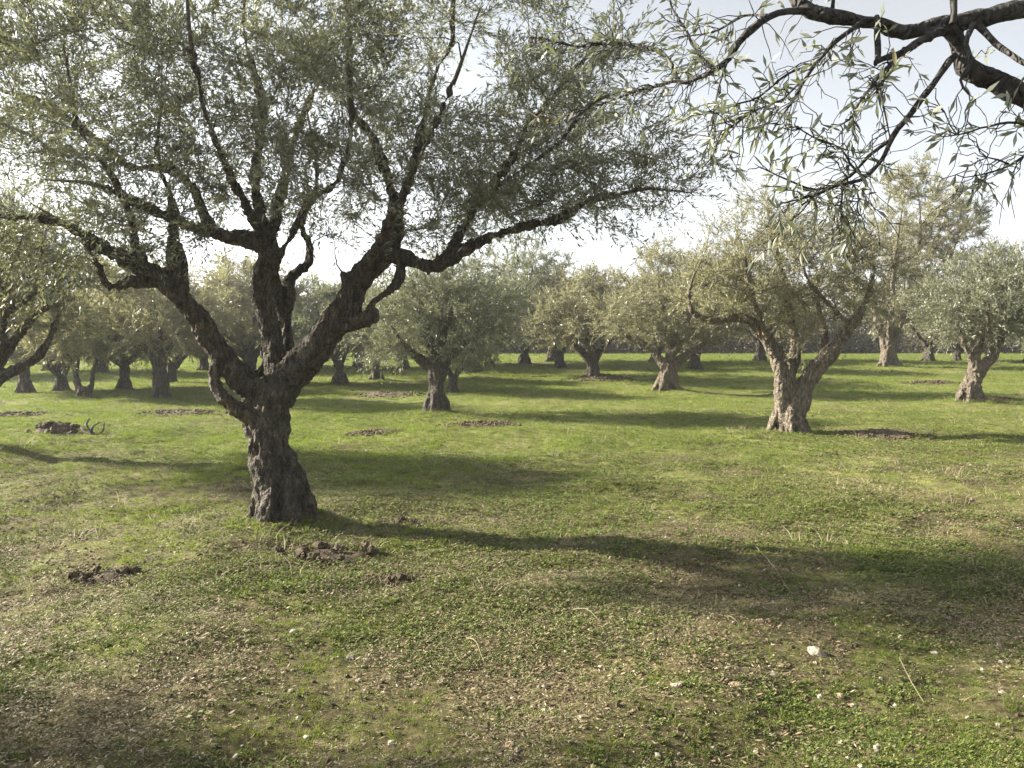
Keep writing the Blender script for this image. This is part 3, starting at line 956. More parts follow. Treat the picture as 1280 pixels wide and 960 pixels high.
# --- far prototype with a single upright trunk, copied for the back rows
b = mound(G(425, 484), 1.0, 0.1)
PROTO2 = build_tree(b, [
    [(425, 490, 0, 14), (425, 482, 0, 10), (424, 468, 0, 6.5), (422, 452, 0, 7)],
    [(421, 455, 0, 5), (412, 440, 0, 4), (400, 420, 0, 3), (392, 395, 0, 2)],
    [(424, 455, 0, 5), (432, 440, 0, 4.5), (446, 420, 0, 3.5), (455, 390, 0, 2)],
    [(422, 452, 0, 5), (424, 425, .6, 4), (420, 385, .9, 2)],
    [(422, 452, 0, 5), (426, 425, -.7, 4), (430, 385, -.9, 2)],
], [(425, 405, 50, 34, 0, 1.6), (395, 412, 34, 30, 0, 1.3), (455, 410, 34, 32, 0, 1.3), (425, 374, 36, 16, 0, 1.1)],
    260, 2500, 18, 0.11, 121, 'olive tree with a flared foot seen just right of the large trunk', group=GRP,
    voxel=0.03, amp=0.022, bark='bark')

copies = [
    (PROTO2, 471, 475, 1.3, 0.95, 'stubby olive tree between the flared-foot tree and the centre tree'),
    (PROTO1, 566, 490, 2.2, 0.62, 'small olive tree half hidden right behind the centre trunk'),
    (PROTO2, 612, 458, 0.6, 0.9, 'thin far olive tree just right of the limb-leaning tree'),
    (PROTO2, 700, 460, 3.0, 1.0, 'far olive tree just left of the Y-forked tree'),
    (PROTO1, 868, 461, 4.0, 1.0, 'far olive tree with its foot showing right of the round-crowned tree'),
    (PROTO2, 155, 488, 5.0, 1.0, 'olive tree with pale straight trunk left of the slim dark trunk'),
    (PROTO1, 77, 488, 1.0, 0.8, 'thin olive tree left of the two-stemmed one'),
    (PROTO2, 32, 491, 2.0, 1.05, 'dark squat olive tree near the left edge, behind the edge tree'),
    (PROTO1, 214, 478, 3.1, 0.8, 'small olive tree peeping out right behind the slim dark trunk'),
    (PROTO1, 312, 480, 5.2, 1.1, 'olive tree seen through the fork of the large tree'),
    (PROTO2, 1310, 474, 4.4, 1.15, 'olive tree at the right edge behind the leaning trunk'),
    (PROTO1, 1196, 452, 2.6, 0.8, 'far olive tree with pale foot left of the leaning trunk'),
]
for (src, px, py, rz, s, lab) in copies:
    p = G(px, py)
    copy_tree(src, (p[0], p[1], p[2] - 0.03), rz, s, lab, GRP)
far_rows = [
    (-60, 470, 'far olive tree at the left edge, glimpsed behind the edge tree limbs'),
    (60, 464, 'far olive tree between the dark squat tree and the thin left one'),
    (128, 466, 'far olive tree behind the small two-stemmed one'),
    (255, 463, 'far olive tree seen left of the large trunk, under its left limb'),
    (290, 458, 'far olive tree just left of the large trunk fork'),
    (350, 463, 'far olive tree hidden mostly by the right limb of the large tree'),
    (392, 459, 'far olive tree close right of the large trunk'),
    (448, 460, 'far olive tree between the flared-foot tree and the stubby one'),
    (505, 461, 'far olive tree just left of the centre tree, far back'),
    (540, 456, 'far olive tree directly behind the centre trunk'),
    (655, 455, 'far olive tree in the back row under the right-leaning limb'),
    (690, 452, 'back-row olive tree left of the Y-forked tree, more distant than its neighbour there'),
    (820, 452, 'back-row olive tree right behind the round-crowned one'),
    (950, 451, 'back-row olive tree just left of the split trunk'),
    (1160, 451, 'back-row olive tree between the tallest back tree and the leaning trunk'),
    (1290, 453, 'back-row olive tree at the right edge of the view'),
]
for (px, py, lab) in far_rows:
    p = G(px, py)
    copy_tree(random.choice((PROTO1, PROTO2)), (p[0], p[1], p[2] - 0.03), random.uniform(0, 6.28), random.uniform(0.8, 1.0) * (1.3 if px > 640 else 1.0), lab, GRP + ', far rows')

# an olive beyond the left of the view: its shade lies over the bottom of the picture
p = (-5.9, 3.25)
t = copy_tree(LEFT, (p[0], p[1], Hs(*p)), 2.4, 1.0, 'olive tree standing left of the view, shading the foreground', GRP)


# ------------------------------------------------------------------ ground
def axis(fine0, fine1, step, lo, hi, g=1.05):
    a = list(np.arange(fine0, fine1, step))
    s, v = step, a[-1]
    while v < hi:
        s = s * g
        v += s
        a.append(v)
    s, v = step, a[0]
    pre = []
    while v > lo:
        s = s * g
        v -= s
        pre.append(v)
    return np.array(pre[::-1] + a)


xs = axis(-6, 6, 0.042, -1500, 1500, 1.05)
ys = axis(2.4, 9.5, 0.034, -600, 2000, 1.045)
X, Yg = np.meshgrid(xs, ys)
Zg = H(X.ravel(), Yg.ravel())
nx, ny = len(xs), len(ys)
idx = np.arange(nx * ny).reshape(ny, nx)
fq = np.stack([idx[:-1, :-1], idx[:-1, 1:], idx[1:, 1:], idx[1:, :-1]], -1).reshape(-1, 4)
link('ground', mesh_np('ground', np.stack([X.ravel(), Yg.ravel(), Zg], 1), fq, 4, True), M['ground'], None, 'structure')


HEAPS = [
    (415, 694, 0.42, 0.19, 0.045, 1, 'fresh brown clods dug up in front of the large olive trunk', 18, (.02, .055)),
    (135, 718, 0.26, 0.17, 0.03, 2, 'shallow scrape of dark clods left of the large olive, in the grass', 8, (.02, .055)),
    (70, 540, 0.52, 0.35, 0.20, 3, 'grey-brown pile of earth beside a curled dead branch', 30, (.04, .08)),
    (225, 517, 1.1, 0.8, 0.09, 4, 'low ring of dug earth at the foot of the slim dark trunk', 0),
    (600, 531, 0.8, 0.55, 0.08, 5, 'strip of dark turned earth right of the centre trunk', 0),
    (470, 541, 0.55, 0.4, 0.06, 6, 'small dark scrape in the grass left of the centre trunk', 0),
    (485, 494, 1.2, 0.9, 0.11, 7, 'flat brown patch of dug earth left behind the centre tree', 0),
    (757, 476, 1.2, 0.8, 0.18, 8, 'brown clods at the foot of the Y-forked olive', 0),
    (1100, 545, 0.85, 0.6, 0.09, 9, 'reddish patch of dug earth right of the split trunk', 0),
    (1165, 479, 1.0, 0.5, 0.10, 10, 'thin dark line of turned earth left of the leaning trunk', 0),
    (1240, 500, 0.8, 0.6, 0.09, 11, 'pale dry earth scraped up beside the leaning trunk', 0),
    (515, 655, 0.16, 0.10, 0.03, 12, 'little earth scrape beside the trunk shadow', 5, (.02, .04)),
    (500, 725, 0.14, 0.08, 0.02, 13, 'tiny earth scrape below the dug clods', 4, (.015, .035)),
    (120, 668, 0.14, 0.09, 0.03, 14, 'small dark scrape above the left clods', 4, (.02, .04)),
    (15, 519, 0.9, 0.45, 0.07, 15, 'flat dark earth strip near the left edge', 0),
]


def bare(x, y):
    """1 inside a patch of dug earth"""
    m_ = np.zeros(len(x))
    for h_ in HEAPS:
        c = G(h_[0], h_[1])
        m_ = np.maximum(m_, 1 - sstep(0.25, 1.15, np.hypot((x - c[0]) / h_[2], (y - c[1]) / h_[3])))
    return m_


# ------------------------------------------------------------------ ground cover: tufts, weeds, straw, pebbles (stuff)
def proto_mesh(name, V, f, mat, nv=4):
    me = mesh_np(name, np.array(V), np.array(f), nv)
    me.materials.append(mat)
    return me


def tuft(seed, n, h, spread, w, lean):
    r = np.random.default_rng(seed)
    V, f = [], []
    for i in range(n):
        a = r.uniform(0, 6.28)
        o = np.array([math.cos(a), math.sin(a), 0]) * spread * math.sqrt(r.random())
        d = norm(np.array([math.cos(a) * lean, math.sin(a) * lean, 1]) + r.normal(size=3) * 0.25)
        hh = h * r.uniform(0.5, 1.25)
        s = norm(np.cross(d, r.normal(size=3))) * w * r.uniform(0.7, 1.3)
        mid = o + d * hh * 0.55
        tip = o + d * hh + np.array([math.cos(a), math.sin(a), -0.35]) * hh * 0.3
        k = len(V)
        V += [o - s * .5, o + s * .5, mid + s * .4, mid - s * .4, tip + s * .08, tip - s * .08]
        f += [[k, k + 1, k + 2, k + 3], [k + 3, k + 2, k + 4, k + 5]]
    return V, f


def rosette(seed, n, L_, w, lift):
    r = np.random.default_rng(seed)
    V, f = [], []
    for i in range(n):
        a = r.uniform(0, 6.28)
        d = norm(np.array([math.cos(a), math.sin(a), r.uniform(0.05, lift)]))
        o = d * r.uniform(0.0, 0.35) * L_ + r.normal(size=3) * [L_ * .35, L_ * .35, 0] + [0, 0, r.uniform(0, L_ * 0.4)]
        s = norm(np.cross(d, [0, 0, 1]) + r.normal(size=3) * 0.25) * w
        l_ = L_ * r.uniform(0.5, 1)
        k = len(V)
        V += [o, o + d * l_ * .5 + s * .5, o + d * l_, o + d * l_ * .5 - s * .5]
        f += [[k, k + 1, k + 2, k + 3]]
    return V, f


def litter(seed, n, R_, L_, w):
    r = np.random.default_rng(seed)
    V, f = [], []
    for i in range(n):
        o = np.array([r.normal() * R_, r.normal() * R_, r.uniform(0.004, 0.02)])
        a = r.uniform(0, 6.28)
        d = norm(np.array([math.cos(a), math.sin(a), r.normal() * 0.25]))
        l_ = L_ * r.uniform(0.3, 1.2)
        s = norm(np.cross(d, [0, 0, 1]) + r.normal(size=3) * 0.3) * w
        k = len(V)
        V += [o, o + d * l_ * .5 + s * .5, o + d * l_, o + d * l_ * .5 - s * .5]
        f += [[k, k + 1, k + 2, k + 3]]
    return V, f


def rock_mesh(name, seed, mat, sub=2, flat=0.55, rough=0.28):
    import bmesh
    bm = bmesh.new()
    bmesh.ops.create_icosphere(bm, subdivisions=sub, radius=1)
    co = np.array([v.co[:] for v in bm.verts])
    d = 1 + rough * vnoise(co * 1.3 + seed * 3.7, seed) + rough * 0.5 * vnoise(co * 3.1, seed + 1)
    co = co * d[:, None]
    # a few planes chop it into facets
    r = np.random.default_rng(seed)
    for _ in range(6):
        nn = norm(r.normal(size=3))
        lim = r.uniform(0.62, 0.9)
        q = co @ nn
        over = np.maximum(0, q - lim)
        co = co - over[:, None] * nn * 0.9
    co = co * [1, r.uniform(0.65, 0.9), flat]
    for v, c in zip(bm.verts, co):
        v.co = c
    me = bpy.data.meshes.new(name)
    bm.to_mesh(me)
    bm.free()
    me.materials.append(mat)
    return me


def proto(name, me):
    return bpy.data.objects.new(name, me)    # only referenced by the scatter below


def scatter(name, label_mat, pts, rot, scl, pick, protos):
    me = bpy.data.meshes.new(name)
    n = len(pts)
    me.vertices.add(n)
    me.vertices.foreach_set('co', np.ascontiguousarray(pts, np.float32).ravel())
    a = me.attributes.new('rot', 'FLOAT_VECTOR', 'POINT')
    a.data.foreach_set('vector', np.ascontiguousarray(rot, np.float32).ravel())
    a = me.attributes.new('scl', 'FLOAT', 'POINT')
    a.data.foreach_set('value', np.ascontiguousarray(scl, np.float32))
    a = me.attributes.new('pick', 'INT', 'POINT')
    a.data.foreach_set('value', np.ascontiguousarray(pick, np.int32))
    o = link(name, me, None, None, 'stuff')
    ng = bpy.data.node_groups.new(name, 'GeometryNodeTree')
    ng.interface.new_socket('Geometry', in_out='INPUT', socket_type='NodeSocketGeometry')
    ng.interface.new_socket('Geometry', in_out='OUTPUT', socket_type='NodeSocketGeometry')
    N, L = ng.nodes, ng.links
    gi, go = N.new('NodeGroupInput'), N.new('NodeGroupOutput')
    iop = N.new('GeometryNodeInstanceOnPoints')
    iop.inputs['Pick Instance'].default_value = True
    g2i = N.new('GeometryNodeJoinGeometry')
    for p in reversed(protos):
        oi = N.new('GeometryNodeObjectInfo')
        oi.inputs['Object'].default_value = p
        oi.inputs['As Instance'].default_value = True
        L.new(oi.outputs['Geometry'], g2i.inputs[0])

    def attr(nm, typ):
        q = N.new('GeometryNodeInputNamedAttribute')
        q.data_type = typ
        q.inputs['Name'].default_value = nm
        return next(s for s in q.outputs if s.enabled and s.name == 'Attribute')
    L.new(gi.outputs[0], iop.inputs['Points'])
    L.new(g2i.outputs[0], iop.inputs['Instance'])
    L.new(attr('pick', 'INT'), iop.inputs['Instance Index'])
    e2r = N.new('FunctionNodeEulerToRotation')
    L.new(attr('rot', 'FLOAT_VECTOR'), e2r.inputs[0])
    L.new(e2r.outputs[0], iop.inputs['Rotation'])
    L.new(attr('scl', 'FLOAT'), iop.inputs['Scale'])
    L.new(iop.outputs[0], go.inputs[0])
    md = o.modifiers.new('scatter', 'NODES')
    md.node_group = ng
    return o


def spread(n, seed, d0=2.2, d1=45, p=0.6):
    """ground points, thinner with distance"""
    r = np.random.default_rng(seed)
    q = 1 - p
    d = (d0 ** q + r.random(n) * (d1 ** q - d0 ** q)) ** (1 / q)
    x = (r.random(n) * 2 - 1) * (0.66 * d + 1.2)
    return x, d, r


def lush(x, y):
    return n2(x, y, 0.9, 31) * 0.5 + n2(x, y, 0.33, 32) * 0.35 + n2(x, y, 2.8, 33) * 0.5 + n2(x, y, 0.12, 34) * 0.3


def rots(r, n, tilt=0.15):
    return np.stack([r.normal(size=n) * tilt, r.normal(size=n) * tilt, r.random(n) * 6.283], 1)


grass_p = [proto('grass_tuft', proto_mesh('grass_tuft', *tuft(s, 15, h, sp, .0042, ln), M['grass']))
           for s, h, sp, ln in ((1, .042, .030, .5), (2, .055, .025, .4), (3, .032, .045, .8), (4, .07, .022, .35), (5, .028, .05, 1.0))]
x, y, r = spread(150000, 201, 2.2, 55, 0.55)
lu = lush(x, y) + 0.55 * sstep(6, 15, y) - 0.05
lu = lu - 0.16 * (1 - sstep(3.5, 6.5, y))
k = (lu + r.normal(size=len(x)) * 0.28 > 0.08) & (bare(x, y) < r.random(len(x)) * 1.1)
x, y, lu = x[k], y[k], lu[k]
sc_ = r.uniform(0.55, 1.1, len(x)) * (0.75 + 0.35 * np.clip(lu, 0, 1)) * (1 + 0.035 * np.maximum(0, y - 5)) * (0.68 + 0.32 * sstep(3.5, 7, y))
for (mx_, my_, mr_, mh_, mw_) in FEET:
    q = r.uniform(0, 6.283, 170)
    dd_ = mw_ * (1.0 + 0.9 * r.random(170) ** 1.5)
    x = np.concatenate([x, mx_ + dd_ * np.cos(q)])
    y = np.concatenate([y, my_ + dd_ * np.sin(q)])
    sc_ = np.concatenate([sc_, r.uniform(.4, 1.1, 170) * (1 + 0.02 * my_)])
scatter('grass', None, np.stack([x, y, H(x, y) - 0.004], 1), rots(r, len(x)), sc_, r.choice(5, len(x), p=[.24, .22, .26, .06, .22]), grass_p)

weed_p = [proto('weed_plant', proto_mesh('weed_plant', *rosette(s, n, l_, w, lf), M['weed']))
          for s, n, l_, w, lf in ((11, 16, .020, .009, .9), (12, 22, .016, .008, 1.1), (13, 12, .030, .009, .8))]
x, y, r = spread(210000, 202, 2.2, 20, 0.95)
lu = lush(x + 40, y + 17)
k = (lu + r.normal(size=len(x)) * 0.25 > -0.02) & (bare(x, y) < r.random(len(x)) * 1.1)
x, y = x[k], y[k]
scatter('weeds', None, np.stack([x, y, H(x, y)], 1), rots(r, len(x), .12), r.uniform(0.45, 1.1, len(x)) * (0.7 + 0.35 * sstep(3, 6.5, y)) * (1 + 0.02 * y), r.integers(0, 3, len(x)), weed_p)

straw_p = [proto('straw_bits', proto_mesh('straw_bits', *litter(s, 18, .05, .024, .0045), M['straw'])) for s in (21, 22, 23)]
straw_p += [proto('dead_leaves', proto_mesh('dead_leaves', *litter(s, 9, .06, .03, .009), M['litter'])) for s in (24, 25)]
x, y, r = spread(80000, 203, 2.2, 22, 0.8)
lu = lush(x, y)
k = -lu + r.normal(size=len(x)) * 0.3 > -0.12
x, y = x[k], y[k]
scatter('straw_litter', None, np.stack([x, y, H(x, y) + 0.003], 1), rots(r, len(x), .1), r.uniform(0.5, 1.2, len(x)), r.integers(0, 5, len(x)), straw_p)

peb_p = [proto('pebble', rock_mesh('pebble', 300 + i, M['stone'], 1)) for i in range(4)]
x, y, r = spread(5200, 204, 2.3, 18, 0.5)
scatter('gravel', None, np.stack([x, y, H(x, y) + 0.002], 1), rots(r, len(x), .3), 0.004 + 0.017 * r.random(len(x)) ** 3.2, r.integers(0, 4, len(x)), peb_p)
x, y, r = spread(26000, 205, 2.3, 15, 0.6)
k = n2(x, y, 1.3, 41) + r.normal(size=len(x)) * .3 > 0.0
x, y = x[k], y[k]
crumb_p = [proto('crumb', rock_mesh('crumb', 310 + i, M['soil'], 1, .7, .4)) for i in range(3)]
scatter('soil_crumbs', None, np.stack([x, y, H(x, y)], 1), rots(r, len(x), .5), 0.005 + 0.018 * r.random(len(x)) ** 2, r.integers(0, 3, len(x)), crumb_p)

dry_p = [proto('dry_grass_tuft', proto_mesh('dry_grass_tuft', *tuft(s, 16, h, .06, .004, .6), M['straw'])) for s, h in ((41, .10), (42, .14), (43, .075))]
x, y, r = spread(9000, 206, 5, 48, 0.35)
k = bare(x * .9, y * .98) * .8 + bare(x + .5, y + .6) * .6 + 0.28 * (n2(x, y, 2.3, 51) > .25) + .05 > r.random(len(x))
for (mx_, my_, mr_, mh_, mw_) in FEET[1:]:
    k = k | ((np.hypot(x - mx_, (y - my_)) < 1.3) & (r.random(len(x)) < .6))
x, y = x[k], y[k]
scatter('dry_grass', None, np.stack([x, y, H(x, y)], 1), rots(r, len(x)), r.uniform(.5, 1.1, len(x)) * (1 + .01 * y), r.integers(0, 3, len(x)), dry_p)

# ------------------------------------------------------------------ dug earth
clod_me = [rock_mesh('clod', 400 + i, M['soil'], 3, 0.75, 0.75) for i in range(6)]


lump_me = rock_mesh('crumb', 430, M['soil'], 1, .8, .5)


def heap(px, py, wx, wy, h, seed, label, clods=0, csize=(0.03, 0.07), mat='soil', crumbs=300):
    c = G(px, py)
    c[2] = Hs(c[0], c[1])
    r = np.random.default_rng(seed)
    root = empty('soil_mound', c, label, 'soil mound', 'heaps of dug earth in the grove')
    n, mth = 26, 72
    rr = np.linspace(0, 1, n)
    th = np.linspace(0, 2 * np.pi, mth, endpoint=False)
    Rg, Tg = np.meshgrid(rr, th, indexing='ij')
    edge = 1 + 0.3 * vnoise(np.stack([np.cos(Tg).ravel() * 2, np.sin(Tg).ravel() * 2, np.full(Tg.size, seed * 1.7)], 1), seed).reshape(Tg.shape)
    x = Rg * np.cos(Tg) * wx * edge
    y = Rg * np.sin(Tg) * wy * edge
    s = max(wx, wy)
    pts = np.stack([x.ravel(), y.ravel(), np.full(x.size, seed)], 1)
    lump = vnoise(pts / [s * .4, s * .4, 1], seed) * .5 + np.abs(vnoise(pts / [.11, .11, 1], seed + 1)) * .5 + vnoise(pts / [.05, .05, 1], seed + 2) * .25
    z = h * (1 - Rg.ravel() ** 1.6) * (0.5 + 0.7 * lump) - 0.07 * Rg.ravel() ** 2.2
    z = z + H(x.ravel() + c[0], y.ravel() + c[1]) - c[2] + 0.012
    idx = np.arange(n * mth).reshape(n, mth)
    a, b2 = idx[:-1], idx[1:]
    f = np.stack([a, b2, np.roll(b2, -1, 1), np.roll(a, -1, 1)], -1).reshape(-1, 4)
    link('heap', mesh_np('heap', np.stack([x.ravel(), y.ravel(), z], 1), f, 4, True), M[mat], root)
    if True:
        cv = np.array([v.co[:] for v in lump_me.vertices])
        ct = np.array([p.vertices[:] for p in lump_me.polygons])
        VV, FF = [], []
        for i in range(crumbs):
            a = r.uniform(0, 6.28)
            q = r.random() ** 0.6 * (1.15 if not clods else 1.9)
            x0, y0 = q * math.cos(a) * wx, q * math.sin(a) * wy
            s_ = r.uniform(.008, .036) * (0.6 + c[1] / 30) * (1 if not clods else 0.42)
            ca, sa = math.cos(a * 7), math.sin(a * 7)
            v = cv * s_ * r.uniform(.7, 1.3, 3)
            v = np.stack([v[:, 0] * ca - v[:, 1] * sa, v[:, 0] * sa + v[:, 1] * ca, v[:, 2]], 1)
            FF.append(ct + len(cv) * len(VV))
            VV.append(v + [x0, y0, Hs(c[0] + x0, c[1] + y0) - c[2] + h * max(0, 1 - q ** 1.6) * .8 + s_ * .12])
        link('crumbs', mesh_np('crumbs', np.concatenate(VV), np.concatenate(FF), 3), M[mat], root, 'stuff')
    for i in range(clods):
        a = r.uniform(0, 6.28)
        q = math.sqrt(r.random()) * 1.05
        x0, y0 = q * math.cos(a) * wx, q * math.sin(a) * wy
        s_ = r.uniform(*csize)
        o = link('clod', clod_me[i % 6], None, root)
        o.location = (x0, y0, Hs(c[0] + x0, c[1] + y0) - c[2] + h * 0.8 * max(0, 1 - q ** 1.6) + s_ * 0.25)
        o.rotation_euler = (r.uniform(-.5, .5), r.uniform(-.5, .5), r.uniform(0, 6.28))
        o.scale = (s_, s_ * r.uniform(.8, 1.1), s_ * r.uniform(.7, 1.1))
    return root


for h_ in HEAPS:
    heap(*h_)

# ------------------------------------------------------------------ stones
stones = [
    (1020, 828, 30, 'stone', 'largest pale angular stone, lower right'),
    (918, 867, 24, 'stone_tan', 'tan blocky stone left of the largest stone'),
    (845, 872, 20, 'stone', 'flat pale stone left of the tan blocky one'),
    (968, 851, 15, 'stone', 'small pale stone between the tan block and the largest stone'),
    (1050, 873, 16, 'stone_tan', 'upright tan stone just below the largest stone'),
    (1025, 874, 12, 'stone_white', 'small white stone beside the upright tan stone'),
    (438, 823, 17, 'stone_grey', 'round dark grey stone lying alone, lower left centre'),
    (368, 791, 14, 'stone_white', 'bright white stone in the grass left of the grey stone'),
    (635, 941, 16, 'stone_tan', 'orange-tan stone at the bottom middle edge'),
    (489, 929, 14, 'stone_white', 'white stone at the bottom, left of the orange-tan one'),
    (1125, 801, 11, 'stone', 'pale stone right of and above the largest stone'),
    (1168, 818, 12, 'stone', 'dull pale stone far right of the largest stone'),
    (628, 773, 10, 'stone', 'small pale stone in the middle of the grass'),
    (642, 873, 12, 'stone_white', 'small white stone above the orange-tan one'),
    (1095, 944, 14, 'stone', 'pale stone at the bottom right edge'),
    (780, 776, 9, 'stone', 'small stone right of the middle, near a dry stalk'),
    (950, 786, 14, 'stone_tan', 'brownish stone in the half shade above the largest stone'),
    (822, 945, 14, 'stone_white', 'white flat stone at the bottom right of centre'),
]
for i, (px, py, w, mt, lab) in enumerate(stones):
    c = G(px, py)
    s_ = 0.8 * w / 2 * c[1] / F
    o = link('stone', rock_mesh('stone', 500 + i * 3, M[mt], 3, 0.6), None)
    o.location = (c[0], c[1], Hs(c[0], c[1], True) + s_ * 0.12)
    o.rotation_euler = (random.uniform(-.2, .2), random.uniform(-.2, .2), random.uniform(0, 6.28))
    o.scale = (s_, s_, s_)
    tag(o, lab, 'stone', 'stones lying in the grass')

# ------------------------------------------------------------------ dry stalks and the dead branch
stalks = [
    ([(716, 763), (733, 772), (752, 782)], 'pale dry stalk lying in the middle of the grass'),
    ([(583, 800), (595, 810), (604, 826)], 'thin curved dry stalk left of the middle'),
    ([(944, 695), (965, 718), (980, 730), (992, 745)], 'long bent dry stalk in the tree shade'),
    ([(1140, 721), (1165, 718), (1192, 722)], 'straw-coloured stalk lying in the right shade'),
    ([(980, 842), (1015, 837), (1056, 835)], 'dry stalk lying below the largest stone'),
    ([(1205, 884), (1232, 888), (1275, 893)], 'pale twig lying near the right edge'),
    ([(906, 776), (915, 788), (924, 794)], 'short dry stalk above the tan stone'),
    ([(1124, 830), (1138, 862), (1155, 884)], 'leaning dry stalk right of the largest stone'),
]
for i, (pp, lab) in enumerate(stalks):
    P = []
    for j, (a, b_) in enumerate(pp):
        c = G(a, b_)
        c[2] = Hs(c[0], c[1], True) + 0.02 + (0.02 if j == 1 else 0)
        P.append(c)
    P, R = resample(P, np.linspace(.0026, .0014, len(P)), 0.03)
    P[:, 2] += 0.008 * vnoise(P * 9, i)
    tb = Tubes()
    c0 = P[0].copy()
    tb.add(P - c0, R, 6)
    if i in (2, 7):
        k = len(P) // 2
        q = np.array([P[k], P[k] + [0.05, 0.03, 0.03], P[k] + [0.11, 0.03, 0.04]]) - c0
        tb.add(q, [.002, .0018, .001], 5)
    o = link('dry_stalk', tb.mesh('dry_stalk'), M['straw'])
    o.location = c0
    tag(o, lab, 'dry stalk', 'dry stalks lying in the grass')

c = G(118, 543)
c[2] = Hs(c[0], c[1])
tb = Tubes()


def arc(pts):
    P = np.array([PT(a, b_, c[1] + dy) for a, b_, dy in pts]) - c
    P, R = resample(P, np.linspace(.03, .014, len(pts)), .04)
    tb.add(P, R, 8)


arc([(122, 546, 0), (112, 538, 0), (108, 530, .05), (112, 523, .1)])
arc([(115, 545, 0), (114, 537, 0), (117, 532, -.05), (124, 528, -.1)])
arc([(114, 546, 0), (123, 543, 0), (129, 537, .1), (130, 528, .15)])
arc([(120, 546, 0), (107, 541, .1), (101, 534, .2)])
o = link('dead_branch', tb.mesh('dead_branch'), M['twig'])
o.location = c
tag(o, 'curled dead branch sticking up beside the grey-brown earth pile', 'dead branch')

# ------------------------------------------------------------------ scrub at the far edge of the field
r = np.random.default_rng(77)
O, D, Ll = [], [], []
for i in range(150):
    px = r.uniform(430, 1420) if i < 120 else r.uniform(-150, 430)
    if i >= 120:
        Yb, hb = r.uniform(80, 95), r.uniform(2.0, 3.4)
    else:
        Yb, hb = r.uniform(62, 74), r.uniform(3.2, 6.2)
    xb = (px - 640) / F * Yb
    w = r.uniform(1.6, 3.2)
    n = 1500
    u = norm(r.normal(size=(n, 3))) * (r.random((n, 1)) ** 0.4)
    u[:, 2] = np.abs(u[:, 2])
    u = u * (1 + 0.35 * vnoise(u * 2.3 + i * 5.1, 7))[:, None]
    O.append(u * [w, w, hb] + [xb, Yb, Hs(xb, Yb)])
    D.append(norm(u + r.normal(size=(n, 3)) * .8))
    Ll.append(r.uniform(0.14, 0.34, n))
O, D, Ll = np.concatenate(O), np.concatenate(D), np.concatenate(Ll)
V, f = leaves_mesh('scrub', O, D, Ll, 0.5, 5)
link('scrub', mesh_np('scrub', V, f, 4), M['scrub'], None, 'stuff')

# ------------------------------------------------------------------ overhanging olive, its trunk right of the view
YB = 2.7
base = np.array([3.3, 3.1, 0.0])
base[2] = Hs(base[0], base[1])
root = empty('olive_tree', base, 'olive tree outside the view, its bare lichen-spotted branch hanging in at upper right', 'olive tree', GRP)
tb = Tubes()
tw = Tubes()


def pl(pts, step=0.05):
    P = np.array([PT(a, b_, YB + dy) for a, b_, dy, _ in pts]) - base
    R = np.array([q * (YB + dy) / F for _, _, dy, q in pts]) * (0.9 if step == 0.05 else 0.74)
    return resample(P, R, step)


